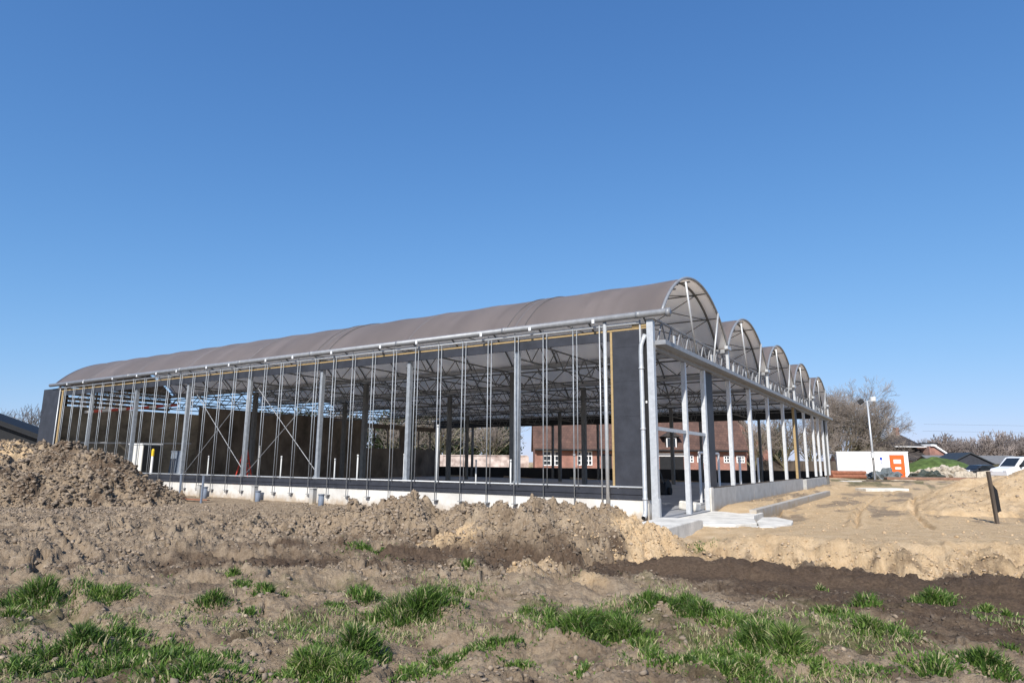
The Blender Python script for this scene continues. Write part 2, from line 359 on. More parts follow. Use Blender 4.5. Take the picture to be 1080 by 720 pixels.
def HG(x, y, detail=True):
    r = np.hypot(x, y); s, t = st(x, y)
    sand, wet, moss, bank, dt = zones(x, y)
    h = .3*sstep(38, 64, r)
    left = sstep(3.5, 1.0, x)
    h = h+.1*sstep(-4, -.5, s)*sstep(-1, 1, t)                     # earth drawn up to the long front
    h = h+(.28*sstep(-1.5, -1.1, t)*sstep(-.05, -.4, t)*sstep(4.2, 6, s)*sstep(37, 30, s))   # strip behind the kerb
    near = sstep(14.5, 11, y-.1*x)
    fore = -.06+.11*fbm(x*.55+2, y*.55, 3)
    fore = fore-.08*sstep(3, 6, x)
    h = h*(1-near)+fore*near
    pmx = np.exp(-((bank-.8)/.8)**2)
    plateau = -.26+.40*sstep(-.15, 1.5+.6*fbm(x*.9+5, y*.9, 3), bank)+.08*np.exp(-((bank-1.6)/.5)**2)*(1+1.2*fbm(x*1.3, y*1.3, 3))+.07*pmx*fbm(x*1.6, y*1.6, 4)
    pm = sstep(1.2, 2.6, x)*sstep(-.6, .2, bank)*sstep(8, 3, bank)
    h = h*(1-pm)+plateau*pm
    dip = np.exp(-(((x-4.55)/1.2)**2+((y-15.6)/1.1)**2)); h = h*(1-dip)+(-.06)*dip
    tr = 1-sstep(.5, 1.35, dt); brk = 1-.6*sstep(1.5, -1, x)*sstep(-.15, .35, fbm(x*.55+21, y*.8, 3)); tr = tr*brk; h = h*(1-tr)+(-.27*(.5+.5*sstep(-.5, 2.5, x))+.05*fbm(x*2, y*2, 4))*tr
    h = h-.05*sstep(.5, .15, np.abs(dt-.42))*tr
    rutl = left*sstep(8, 12, y)
    if detail:
        rough = .085*left*sstep(25, 18, y)*sstep(9, 12, y)+.042*near+.014
        rough = rough+.12*pm*sstep(1.9, .3, bank)*sstep(-.4, .2, bank)
        rough = rough*(1-.6*tr)*(1-.97*sstep(30, 45, r))
        h = h+rough*fbm(x*2.1, y*2.1, 5, 2.1, .58)
        blk_ = 1.
        wx, wy = x+.10*fbm(x*5, y*5, 3), y+.10*fbm(x*5+9, y*5, 3)
        d1, d2, idv = worley(wx*3.1, wy*3.1); crk = sstep(.16, .02, d2-d1)*sstep(-.1, .25, fbm(x*.9+2, y*.9, 3))
        blk = blk_*(1-.85*pm*sstep(2.6, 1.6, bank)); h = h+rough*blk*(1.1*(idv-.5)*sstep(0, .3, d2-d1)+.35*(.45-d1)-.7*crk)
        d1, d2, idv = worley(wx*8, wy*8); h = h+rough*(.3+.7*blk)*(.5*(idv-.5)*sstep(0, .3, d2-d1)+.2*(.45-d1)-.25*sstep(.16, .02, d2-d1))
        d1, d2, idv = worley(wx*19, wy*19); h = h+rough*(.22*(idv-.5)+.12*(.45-d1))
    h = h+.10*left*sstep(25, 17, y)*sstep(10.5, 13, y)*fbm(x*.75+11, y*.75, 4)
    ks = np.exp(-(((s-6.2)/2.6)**2+((t+2.2)/.8)**2)); h = h-.16*ks
    n1, n2 = fbm(x*2, y*2, 2), fbm(x*2+40, y*2, 2)
    for (bx, by, bh, br, _) in BUMPS:
        q = ((x-bx+.3*n1)/br)**2+((y-by+.25*n2)/(br*.8))**2; h = h+.72*bh*np.exp(-q)*(1+.4*n1-.3*n2)
    wob = .07*fbm(x*3, y*3, 2)
    for g in GROOVES:
        dg, _ = dist_poly(x+wob, y, g)
        h = h-(.10+.09*n1)*sstep(.12, .02, dg)+.055*sstep(.28, .14, dg)*sstep(.08, .14, dg)
    return h
def heap_z(x, y, k):
    b = heap(x, y, k); m = np.clip(b/.12, 0, 1)
    if k in ('sand', 'sandback'):
        n = .035*fbm(x*1.5, y*1.5, 4)+.02*fbm(x*6, y*6, 3)
    else:
        wx, wy = x+.12*fbm(x*4, y*4, 3), y+.12*fbm(x*4+7, y*4, 3); d1, d2, idv = worley(wx*2.0, wy*2.0); e1, e2, ide = worley(wx*5., wy*5.); f1, f2, idf = worley(wx*12, wy*12)
        a = 1.5 if k == 'left' else 1.25
        n = a*(.08*(.5-d1)+.17*(idv-.5)*sstep(0, .4, d2-d1)-.06*sstep(.14, .02, d2-d1)+.05*(.45-e1)+.075*(ide-.5)*sstep(0, .4, e2-e1)-.03*sstep(.15, .02, e2-e1)+.02*(.45-f1)+.03*(idf-.5)*sstep(0, .4, f2-f1)+.045*fbm(x*3.3, y*3.3, 5, 2.1, .6)+.16*fbm(x*.9, y*.9, 5, 2.1, .55))
    return HG(x, y, False)+b+n*m-.10*(1-m)
def total(x, y):
    z = HG(x, y)
    for k in HEAPS: z = np.maximum(z, heap_z(x, y, k))
    return z

# ground sheet: rings that grow with distance, one mesh to the horizon
def make_ground():
    ang = np.radians(np.concatenate([np.arange(-180, -50, 4.), np.arange(-50, 50, .11), np.arange(50, 180.1, 4.)]))
    r = [.0, 1.0, 2.0, 3.0]
    while r[-1] < 40: r.append(r[-1]+min(.13, max(.018, .00062*r[-1]**2)))
    while r[-1] < 2500: r.append(r[-1]*1.06)
    r = np.array(r); R, T = np.meshgrid(r, ang, indexing='ij')
    X = R*np.sin(T); Y = R*np.cos(T); Z = HG(X, Y)
    s, t = st(X, Y)
    inside = (s > .05) & (s < 36) & (t > .05) & (t < 37.2); Z = np.where(inside, np.minimum(Z, .05), Z)
    sand, wet, moss, _, _ = zones(X, Y)
    V = np.stack([X, Y, Z], -1).reshape(-1, 3); nr, na = X.shape
    i, j = np.meshgrid(np.arange(nr-1), np.arange(na-1), indexing='ij'); a = (i*na+j).ravel()
    F = np.stack([a, a+1, a+na+1, a+na], -1)[:, ::-1]
    zc = np.stack([sand, wet, moss, np.ones_like(sand)], -1).reshape(-1, 4)
    return structure(np_mesh('ground', V, F, 'earth', {'zone': ('FLOAT_COLOR', zc)}, True))
make_ground()

def make_heap(k, name, label, cat, x0, x1, y0, y1, step, zone, group='heaps of dug earth and sand'):
    xs = np.arange(x0, x1, step); ys = np.arange(y0, y1, step); X, Y = np.meshgrid(xs, ys, indexing='ij'); Z = heap_z(X, Y, k)
    V = np.stack([X, Y, Z], -1).reshape(-1, 3); nx, ny = X.shape
    b = heap(X, Y, k)
    i, j = np.meshgrid(np.arange(nx-1), np.arange(ny-1), indexing='ij')
    keep = (b[:-1, :-1]+b[1:, 1:]+b[1:, :-1]+b[:-1, 1:]) > 0
    a = (i*ny+j)[keep].ravel(); F = np.stack([a, a+ny, a+ny+1, a+1], -1)
    used = np.unique(F); re = np.full(len(V), -1); re[used] = np.arange(len(used))
    cx, cy = X.mean(), Y.mean()
    zc = zone(X, Y, Z).reshape(-1, 4)[used]; V = V[used]-np.array([cx, cy, 0])
    o = np_mesh(name, V, re[F], 'earth', {'zone': ('FLOAT_COLOR', zc)}, k.startswith('sand')); o.location = (cx, cy, 0)
    return tag(o, label, cat, group)
def zstack(a, b, c): return np.stack([a, b, c, np.ones_like(a)], -1)
make_heap('left', 'soil_heap', 'tall grey brown heap of clods hiding the far left end of the greenhouse', 'soil heap', -31, -11, 20, 31, .045,
    lambda x, y, z: zstack(np.clip(.8*sstep(-17.6, -19.2, x)*sstep(1.35, 1.9, z)*1.1, 0, 1), .75*sstep(-.4, .6, fbm(x*.9, y*.9, 4)), 0*x))
make_heap('mid', 'soil_heap', 'low ridge of dug soil with a black cleft, behind the sandy heap', 'soil heap', -7.6, 1.8, 14, 18.4, .026,
    lambda x, y, z: zstack(.0*x, np.clip(sstep(.35, -.05, z)*.8*sstep(15.9, 15, y)+.5*sstep(.3, .9, fbm(x*.9+4, y*.9, 3)), 0, 1), 0*x))
def front_zone(x, y, z):
    w1 = fbm(x*.8, y*.8, 4); w2 = fbm(x*1.9+6, y*1.9, 4)
    sand = np.clip(sstep(1.5, 2.4, x+.7*w1+.3*(z-.4))+sstep(-.3, -1.0, x+.4*w2)*sstep(.55, .25, z)*.8, 0, 1)
    wet = np.clip(sstep(.50, -.05, z+.3*w2)*sstep(14.4, 13.2, y+.4*w1)*sstep(2.6, 1.4, x+.9*w1+.5*w2)*.85+.35*sstep(.1, .6, w2)*sstep(2, 1, x), 0, 1)
    return sand, wet
make_heap('front', 'soil_heap', 'rounded crumbly soil heap turning to yellow sand toward the corner post', 'soil heap', -2.6, 6.1, 12.2, 17, .020,
    lambda x, y, z: zstack(*front_zone(x, y, z), 0*x))
make_heap('sand', 'sand_heap', 'large pale sand heap cut off by the right edge of the photo', 'sand heap', 14.4, 30, 17.6, 28, .06,
    lambda x, y, z: zstack(.72+.25*fbm(x*.7, y*.7, 3), 0*x, 0*x))
make_heap('sandback', 'sand_heap', 'smaller smooth sand heap just behind the leaning dark post', 'sand heap', 16.8, 27.5, 25, 32.5, .07,
    lambda x, y, z: zstack(.75+.2*fbm(x*.7, y*.7, 3), 0*x, 0*x))

# ------------------------------------------------------------------ clods and grass (stuff)
def ico():
    p = (1+5**.5)/2; v = np.array([(-1,p,0),(1,p,0),(-1,-p,0),(1,-p,0),(0,-1,p),(0,1,p),(0,-1,-p),(0,1,-p),(p,0,-1),(p,0,1),(-p,0,-1),(-p,0,1)], float)
    f = np.array([(0,11,5),(0,5,1),(0,1,7),(0,7,10),(0,10,11),(1,5,9),(5,11,4),(11,10,2),(10,7,6),(7,1,8),(3,9,4),(3,4,2),(3,2,6),(3,6,8),(3,8,9),(4,9,5),(2,4,11),(6,2,10),(8,6,7),(9,8,1)])
    return v/np.linalg.norm(v, axis=1)[:, None], f
IV, IF = ico()
def scatter_clods():
    P = []; S = []; T = []
    def region(n, x0, x1, y0, y1, smin, smax, dens, tint):
        x = RNG.uniform(x0, x1, n); y = RNG.uniform(y0, y1, n); k = RNG.random(n) < dens(x, y); x, y = x[k], y[k]
        z = total(x, y); sz = smin*(smax/smin)**(RNG.random(len(x))**2.2)
        P.append(np.stack([x, y, z], -1)); S.append(sz); T.append(tint(x, y, len(x)))
    soil = lambda x, y, n: np.clip(RNG.normal(.42, .10, n), .05, .66)
    def mixed(x, y, n):
        sand, wet, *_ = zones(x, y); base = np.clip(RNG.normal(.43, .10, n), .05, .66)
        base = np.where(sand > .5, RNG.uniform(.66, .93, n), base); return np.where(wet > .5, RNG.uniform(0, .12, n), base)
    H = lambda k: (lambda x, y: heap(x, y, k) > .08)
    region(24000, -26, -11.5, 21, 27, .03, .16, H('left'), lambda x, y, n: np.clip(RNG.normal(.31, .13, n), .05, .6))
    region(9000, -24, -11.5, 20.6, 23.5, .03, .10, lambda x, y: .6+0*x, soil)
    region(16000, -7, 1.5, 14.3, 17.6, .012, .09, H('mid'), soil)
    def fr(x, y, n):
        sa, we = front_zone(x, y, total(x, y)); b = np.clip(RNG.normal(.42, .10, n), .05, .66); b = np.where(sa > .5, RNG.uniform(.74, .88, n), b)
        return np.where((we > .3) | ((x < 2.2) & (sa < .8)), np.where(we > .3, RNG.uniform(.02, .3, n), np.minimum(b, .6)), b)
    region(15000, -2.4, 5.6, 12.4, 16.6, .010, .07, H('front'), fr)
    region(26000, 1.5, 14, 10.6, 15.8, .008, .06, lambda x, y: np.exp(-((y-np.interp(x, LOWX, LOWY)-.6)/.6)**2), mixed)
    region(60000, -18, 1.5, 10.5, 25, .014, .085, lambda x, y: .3+.7*(fbm(x*.5, y*.5, 3) > .1), mixed)
    region(22000, -6.5, 7, 4.4, 11, .006, .06, lambda x, y: .15+.85*(fbm(x*.8+5, y*.8, 3) > .2), mixed)
    region(7000, 5, 30, 13.5, 36, .012, .08, lambda x, y: .5+0*x, lambda x, y, n: RNG.uniform(.72, .95, n))
    region(1200, 15.5, 24, 19.5, 26, .02, .09, H('sand'), lambda x, y, n: RNG.uniform(.3, .9, n))
    P = np.concatenate(P); S = np.concatenate(S); T = np.concatenate(T); n = len(P)
    s, t = st(P[:, 0], P[:, 1]); k = ~((s > -.15) & (t > -.5) & (s < 36)); P, S, T = P[k], S[k], T[k]; n = len(P)
    jit = 1+RNG.normal(0, .34, (n, 12, 1)); sc = RNG.uniform(.6, 1.25, (n, 1, 3)); sc[..., 2] *= .75
    V = IV[None]*jit*sc
    a = RNG.uniform(0, 6.28, n); c, q = np.cos(a), np.sin(a)
    V = np.stack([V[..., 0]*c[:, None]-V[..., 1]*q[:, None], V[..., 0]*q[:, None]+V[..., 1]*c[:, None], V[..., 2]], -1)
    V = V*S[:, None, None]*.6+P[:, None, :]+np.array([0, 0, .12])*S[:, None, None]
    F = (IF[None]+12*np.arange(n)[:, None, None]).reshape(-1, 3)
    o = stuff(np_mesh('soil_clods', V.reshape(-1, 3), F, 'clod', {'tint': ('FLOAT', np.repeat(T, 12))}))
    o['label'] = 'loose clods of earth and sand strewn over the heaps and rough ground'; o['category'] = 'clods'
scatter_clods()

F_PX = 682.; CAM = np.array([[0.9999722788484826, -0.007445907236363616, 0], [-0.0013601415350636607, -0.1826646219458303, -0.983174341561247], [0.007320624944437922, 0.9831470868363565, -0.1826696857598669]])
def gpt(px, py, z=-.08):
    d = CAM @ np.array([px-540, -(py-360), -F_PX]); k = (z-1.7)/d[2]; return d[0]*k, d[1]*k, np.linalg.norm(d)*k
# tufts as read off the photograph's ground: (foot u, foot v, width, height) turned into places and metres
TUFTS = [(28,641,58,32,1),(110,637,44,24,.8),(152,622,20,12,.5),(219,645,36,22,1),(282,634,30,22,1),(256,620,24,12,.7),(244,606,14,20,.6),(258,656,26,14,.5),
 (382,636,42,36,1),(428,652,66,62,1.3),(448,640,60,40,1),(482,632,40,18,.8),(400,655,36,20,.7),(355,640,30,12,.5),
 (60,700,110,34,1),(110,712,120,30,1),(20,708,60,26,.8),(165,700,80,22,.8),(200,717,100,28,1),(90,684,70,26,.9),(150,690,60,20,.6),(230,706,60,22,.7),
 (330,712,70,40,1.1),(365,700,60,44,1.1),(390,712,50,34,1),(320,698,40,24,.8),(345,722,90,36,1),
 (440,718,80,18,.8),(470,706,50,20,.7),(500,690,50,20,.7),(525,684,50,22,.7),(455,690,24,10,.4),
 (555,648,24,18,.5),(583,640,26,28,.7),(575,655,36,26,.7),(612,670,58,42,1.2),(632,672,52,40,1.2),(665,676,50,44,1.1),(655,660,40,30,.9),(680,652,48,26,.9),(705,646,50,26,1),(730,646,46,34,1),(600,664,50,20,.7),
 (748,656,52,26,1),(780,660,52,34,1),(800,664,40,28,1),(690,698,50,24,.8),(715,704,50,24,.9),(740,700,60,28,.9),(775,698,50,24,.8),(680,688,40,22,.7),(560,676,40,14,.6),(545,690,30,18,.5),
 (818,684,60,46,1.3),(838,690,50,46,1.3),(805,676,40,36,1),(855,696,24,14,.5),(880,648,36,16,.6),(916,642,26,26,.6),(905,660,50,22,.8),(930,668,56,26,1),(950,672,34,20,.7),
 (990,627,38,20,1),(1046,646,26,12,.4),(1066,634,20,16,.3),(986,700,50,24,.7),(1000,712,40,24,.7),(1056,716,50,26,.8),(1075,690,24,20,.6),(1028,696,24,14,.5),(866,610,14,12,.4),(495,600,18,18,.6),(655,606,14,8,.5),(550,528,14,16,.5),(745,588,30,6,.4),(380,582,44,10,.5),(400,588,50,8,.4),
 (545,705,40,18,.5),(620,712,60,16,.5),(800,716,80,26,.8),(860,718,60,18,.6),(930,716,50,16,.6),(770,716,60,22,.7),(5,655,20,18,.5)]
def make_grass():
    R_, Hh, Wd, TT, LD = [], [], [], [], []
    for (px, py, w, h, dens) in TUFTS:
        zg = -.08
        for _ in range(3):
            x, y, d = gpt(px, py, zg); zg = float(total(np.array([x]), np.array([y]))[0])
        wm = w/F_PX*d*.5; hm = min(.38, h/F_PX*d*.57)
        wm *= 1.12; n = int(dens*min(3600, 150+2500*wm*wm*4/ .5)); r = np.minimum(np.abs(RNG.normal(0, .62, n)), 2.)*wm; a = RNG.uniform(0, 6.28, n)
        bx = x+r*np.cos(a)*1.0; by = y+.9*wm*.5+r*np.sin(a)*.75; q = fbm(bx*3.2, by*3.2, 3); kk = RNG.random(n) < sstep(-.5, .15, q); r, a, bx, by, q = r[kk], a[kk], bx[kk], by[kk], q[kk]; n = len(r)
        R_.append(np.stack([bx, by], -1)); prof = np.clip(1-.55*(r/wm)**1.3, .18, 1)*(.75+.5*np.clip(q, -.5, .7))
        Hh.append(hm*prof*RNG.uniform(.3, 1.2, n)); Wd.append(RNG.uniform(.003, .0075, n)*(1+.05*d)*.9)
        base = RNG.uniform(.25, .55); TT.append(np.where(RNG.random(n) < .10, 1., np.clip(RNG.normal(base, .26, n), 0, .9)))
        LD.append(np.stack([np.cos(a), np.sin(a)], -1)*(.12+.3*np.minimum(1.2, r/wm))[:, None]+RNG.normal(0, .42, (n, 2)))
    # short scattered sward
    n = 150000; x = RNG.uniform(-7.5, 8, n); y = RNG.uniform(4.2, 10.6, n)
    q = fbm(x*.75+31, y*.75, 4)+.25*fbm(x*3, y*3, 2); k = (RNG.random(n) < sstep(.1, .55, q)*sstep(10.6, 8.8, y+.25*np.maximum(x-1, 0)))
    x, y = x[k], y[k]; n = len(x); R_.append(np.stack([x, y], -1)); Hh.append(RNG.uniform(.02, .10, n)); Wd.append(RNG.uniform(.003, .006, n))
    TT.append(np.where(RNG.random(n) < .42, 1., np.clip(RNG.normal(.5, .22, n), 0, .9))); LD.append(RNG.normal(0, .6, (n, 2)))
    P = np.concatenate(R_); Hh = np.concatenate(Hh); Wd = np.concatenate(Wd); T = np.concatenate(TT); LD = np.concatenate(LD); n = len(P)
    z = total(P[:, 0], P[:, 1])-.01
    sd = RNG.uniform(0, 6.28, n); side = np.stack([np.cos(sd), np.sin(sd), 0*sd], -1)
    V = np.zeros((n, 7, 3)); B = np.concatenate([P, z[:, None]], 1)
    for i, (f, w) in enumerate(((0, 1.), (.4, .9), (.75, .6))):
        c = B.copy(); c[:, 2] += Hh*(f-.18*f*f*np.minimum(1.6, (LD**2).sum(1))); c[:, :2] += LD*(Hh*f*f)[:, None]
        V[:, 2*i] = c-side*(Wd*w)[:, None]; V[:, 2*i+1] = c+side*(Wd*w)[:, None]
    c = B.copy(); c[:, 2] += Hh*(1-.32*np.minimum(1.8, (LD**2).sum(1))); c[:, :2] += LD*(Hh)[:, None]; V[:, 6] = c
    o = 7*np.arange(n)[:, None, None]
    F = np.concatenate([(np.array([[0,1,3],[0,3,2],[2,3,5],[2,5,4],[4,5,6]])[None]+o).reshape(-1, 3)])
    g = stuff(np_mesh('grass', V.reshape(-1, 3), F, 'grass', {'tint': ('FLOAT', np.repeat(T, 7))}))
    g['label'] = 'tufts and short blades of green grass on the churned foreground'; g['category'] = 'grass'
make_grass()

# ------------------------------------------------------------------ the greenhouse hall
hall = thing('greenhouse_hall', 'large unglazed steel greenhouse hall with five arched membrane bays', 'greenhouse', (A[0], A[1], 0), RZ)
LEN, BAY, SPAN, NA = 37.2, 4.58, 7.15, 5
ZS, RISE = 5.9, 1.7; RAD = ((SPAN/2)**2+RISE**2)/(2*RISE)
def arch_z(x): return ZS+math.sqrt(RAD**2-(x-SPAN/2)**2)-(RAD-RISE)
half = math.asin(SPAN/2/RAD)
def arch_pts(off, t, n=28, dr=0., a0=-1, a1=1):
    r = []
    for i in range(n+1):
        a = half*(a0+(a1-a0)*i/n); r.append((off+SPAN/2+(RAD+dr)*math.sin(a), t, ZS-(RAD-RISE)+(RAD+dr)*math.cos(a)))
    return r
# long front
bw = MB().box((0, .2, -.5), (.22, LEN, .68))
for q in np.arange(2.4, 36, 2.29): bw.box((-.002, q, -.4), (-.0005, q+.018, .678))
bw.build('base_wall', 'conc_white', hall)
sp = MB().box((-.02, .33, .70), (.14, LEN, .985)); sp.box((-.045, .33, .83), (-.021, LEN, .855)); sp.box((-.045, .33, .70), (-.021, LEN, .73)); sp.build('sill_panel', 'navy', hall)
MB().tube((-.04, .32, 1.03), (-.04, LEN-1.6, 1.03), .026, 8).build('sill_rail', 'galv', hall, True)
part('head_panel', 'navy', hall, (0, 1.26, 5.22), (.07, 35.5, 5.475))
part('head_batten', 'wood', hall, (-.015, .1, 5.49), (.05, 35.5, 5.535))
MB().tube((-.07, .3, 5.66), (-.07, 35.6, 5.66), .045, 8).build('head_rail', 'galv', hall, True)
g = MB().tube((-.20, -.62, 5.86), (-.20, 36.35, 5.86), .095, 14)
for i in range(9): g.tube((-.20, .2+BAY*i, 5.86), (-.20, .34+BAY*i, 5.86), .106, 14) if i < 8 else None
g.tube((-.20, -.66, 5.83), (-.20, -.56, 5.84), .125, 12)
g.build('eave_gutter', 'galvdull', hall, True)
q = 1.6
while q < 35:
    MB().box((-.335, q, 5.74), (-.305, q+.08, 5.85)).box((-.304, q+.01, 5.73), (-.10, q+.07, 5.744)).build('gutter_clip', 'whitest', hall); q += random.uniform(1.6, 3.4)
for i in range(1, 9):
    t = BAY*i-.02
    MB().box((.09, t-.07, .99), (.25, t+.07, 5.48)).box((.076, t-.1, .99), (.089, t+.1, 1.12)).build('facade_column', 'galvmid', hall)
k = 0; t = 1.31
while t < 35.0:
    if k:
        r = MB().tube((-.13, t+.06, .33), (-.13, t+.06, 5.75), .016, 6).build('guide_rail', 'galvmid', hall, True)
        MB().box((-.16, t-.02, .42), (-.001, t+.14, .44)).box((-.12, t+.05, .36), (-.001, t+.07, .385)).build('wall_bracket', 'galvdull', r)
        MB().tube((-.11, t-.06, 1.0), (-.11, t-.06, 5.62), .014, 6).build('guide_rail', 'galvmid', hall, True)
    t += 1.04; k += 1
MB().tube((-.12, 1.36, .1), (-.12, 1.36, 5.8), .055, 10).tube((-.13, 1.53, .2), (-.13, 1.53, 5.7), .02, 6).box((-.06, 1.26, .1), (-.002, 1.46, .55)).build('support_pipe', 'galv', hall, True)
pp = MB().box((0, .33, 1.0), (.08, 1.18, 5.47))
for z in (2.0, 3.0, 4.0, 5.0): pp.box((-.004, .335, z), (-.001, 1.175, z+.012))
pp.build('insulation_panel', 'navy', hall)
MB().box((-.02, 1.18, 1.05), (.06, 1.245, 5.478)).box((-.03, .06, 5.555), (.05, .55, 5.63)).build('panel_batten', 'wood', hall)
MB().box((-.02, 35.45, -.2), (.30, LEN+.32, 5.68)).build('insulation_panel', 'navy', hall)
MB().box((-.03, 35.05, .2), (.05, 35.2, 5.478)).build('panel_batten', 'wood', hall)
MB().tube((-.06, 35.36, .2), (-.06, 35.36, 5.7), .035, 8).build('support_pipe', 'galv', hall, True)
# corner
cp = MB().box((-.09, -.10, -.3), (.09, .09, 5.72)).box((-.15, -.16, 5.721), (.15, .12, 5.74)).box((-.093, -.13, -.3), (.06, -.101, .75)); cp.build('corner_post', 'galv', hall, bevel=.012)
dp = MB().sweep([(-.05, .14, 5.3), (-.07, .20, 5.15), (-.10, .25, 5.0), (-.11, .26, 4.8), (-.11, .26, .42), (-.15, .26, .3), (-.27, .26, .24)], .066, 12)
for z in (4.3, 2.6, .7): dp.tube((-.11, .26, z), (-.11, .26, z+.05), .078, 12)
dp.build('downpipe', 'galv', hall, True)
MB().tube((-.27, .26, .24), (-.29, .26, .232), .056, 12).build('downpipe_mouth', 'dark', hall)
MB().tube((-.03, .30, 1), (-.03, .30, 5.75), .028, 8).build('support_pipe', 'galv', hall, True)
part('corner_board', 'dark', hall, (.0, .1, .7), (.06, .24, 5.47))
MB().box((-.012, .155, 3.35), (-.001, .2, 3.41)).build('cable_clip', 'white', hall)
# gable front
zb = 5.0
MB().box((.09, -.40, zb), (38.0, .05, zb+.035)).box((.09, -.405, zb-.0), (38.0, -.40, zb+.13)).box((.088, -.404, zb+.036), (.10, .05, zb+.13)).box((.10, -.1, zb-.12), (37.8, .05, zb-.002)).build('gable_beam', 'galvdull', hall)
tb = MB().tube((.1, -.12, 5.74), (36.0, -.12, 5.74), .04, 6).tube((.1, -.12, zb+.1), (36, -.12, zb+.1), .03, 6)
s = .2; up = True
while s < 35.6: tb.tube((s, -.12, zb+.08 if up else 5.74), (s+.42, -.12, 5.74 if up else zb+.08), .024, 6); s += .42; up = not up
tb.build('gable_truss', 'galvdull', hall)
for i in range(NA):
    o = SPAN*i
    for (s0, z0, s1) in ((3.05, zb+.04, 2.05), (5.05, zb+.04, 5.75)):
        MB().tube((o+s0, -.38, z0+.1), (o+s1, -.45, arch_z(s1)-.06), .033, 8).build('gable_strut', 'galv', hall, True)
    MB().box((o+SPAN-.28, -.45, ZS-.02), (o+SPAN+.22, -.33, ZS+.1)).box((o+SPAN-.06, -.40, zb+.14), (o+SPAN+.06, -.30, ZS-.021)).build('valley_bracket', 'galv', hall)
    for ds in (1.55, 3.6, 5.6):
        MB().box((o+ds-.05, -.20, zb+.131), (o+ds+.05, -.15, zb+.5)).build('beam_bracket', 'galv', hall)
posts = [(2.88, .15, .0), (5.0, .19, .0), (8.42, .16, .87), (11.82, .24, .87), (15.63, .18, .87), (19.55, .18, .87), (26.5, .17, .9), (30.1, .16, .9), (32.36, .16, .9), (34.8, .16, .9), (37.0, .2, .9)]
for (s, w, z) in posts: MB().box((s-w/2, -.07, z), (s+w/2, .07, zb-.13)).build('gable_post', 'galvsunlit', hall)
part('gable_post', 'wood', hall, (22.76, -.06, .87), (22.88, .06, zb-.13))
MB().box((.1, -.045, 2.60), (2.79, .045, 2.70)).box((2.96, -.045, 2.60), (4.9, .045, 2.70)).build('gable_rail', 'galv', hall)
for (a, b, m) in ((5.14, 6.15, 'navy'), (22.92, 24.0, 'navy'), (35.2, 36.6, 'dark')): part('insulation_panel', m, hall, (a, .0, .88), (b, .08, zb-.13))
lw = MB().box((4.92, -.10, -.3), (23.9, .10, .86))
for q in (8.2, 11.4, 14.6, 17.8, 21.0): lw.box((q, -.103, -.3), (q+.02, -.1005, .858))
lw.build('low_wall', 'conc', hall); part('wall_cap', 'oldwood', hall, (5.0, -.08, .862), (24.0, .12, .885))
part('low_wall', 'conc', hall, (25.1, -.12, -.3), (34.0, .10, .80)); part('post_foot', 'conc_light', hall, (4.83, -.16, -.2), (5.1, -.105, .90))
# roof
for i in range(NA):
    o = SPAN*i; n = 32; ts = np.linspace(-.36, 36.35, 130); V = []; F = []
    for t in ts:
        sag = .034*abs(math.sin(math.pi*t/(BAY/2)))
        for (x, y, z) in arch_pts(o, t, n, .05-sag): V.append((x, y, z))
    F = [(a*(n+1)+b, a*(n+1)+b+1, (a+1)*(n+1)+b+1, (a+1)*(n+1)+b) for a in range(len(ts)-1) for b in range(n)]
    MB().add(V, F).build('roof_membrane', 'membrane', hall, True)
    V = [q for t in ts[::4] for q in arch_pts(o, t, n, .015)]; F = [(a*(n+1)+b, a*(n+1)+b+1, (a+1)*(n+1)+b+1, (a+1)*(n+1)+b) for a in range(len(ts[::4])-1) for b in range(n)]
    MB().add(V, F).build('roof_liner', 'liner', hall, True)
    MB().sweep(arch_pts(o, -.375, 30, .05), .045, 8).build('roof_edge', 'galvdull', hall, True)
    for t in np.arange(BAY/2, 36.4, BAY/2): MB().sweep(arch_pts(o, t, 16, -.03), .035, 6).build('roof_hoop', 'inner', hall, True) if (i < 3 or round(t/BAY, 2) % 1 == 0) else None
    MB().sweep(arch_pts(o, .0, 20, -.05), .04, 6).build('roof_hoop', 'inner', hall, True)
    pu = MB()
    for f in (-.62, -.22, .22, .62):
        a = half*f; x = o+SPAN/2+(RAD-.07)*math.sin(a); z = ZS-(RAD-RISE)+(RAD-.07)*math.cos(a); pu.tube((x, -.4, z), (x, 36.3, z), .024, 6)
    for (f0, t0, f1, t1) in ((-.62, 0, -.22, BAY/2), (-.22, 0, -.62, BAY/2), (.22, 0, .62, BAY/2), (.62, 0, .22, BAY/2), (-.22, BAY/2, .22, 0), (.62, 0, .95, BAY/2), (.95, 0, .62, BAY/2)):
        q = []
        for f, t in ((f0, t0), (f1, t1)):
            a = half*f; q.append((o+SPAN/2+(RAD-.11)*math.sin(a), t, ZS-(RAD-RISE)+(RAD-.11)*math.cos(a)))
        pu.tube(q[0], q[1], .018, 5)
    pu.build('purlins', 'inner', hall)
    if i == 0:
        for t in (4.22, 4.9, 13.3, 14.0): MB().sweep(arch_pts(o, t, 24, .048, -1, .6), .012, 4).build('roof_seam', 'inner', hall)
    if i == 0:
        for t in np.arange(BAY, 36.3, BAY): MB().sweep(arch_pts(o, t, 24, .046, -1, .6), .007, 4).build('roof_seam', 'galvdull', hall)
    MB().box((o+SPAN-.11, -.3, ZS-.14), (o+SPAN+.11, LEN, ZS-.12)).box((o+SPAN-.125, -.3, ZS-.14), (o+SPAN-.111, LEN, ZS)).box((o+SPAN+.111, -.3, ZS-.14), (o+SPAN+.125, LEN, ZS)).build('valley_gutter', 'galvdull', hall)
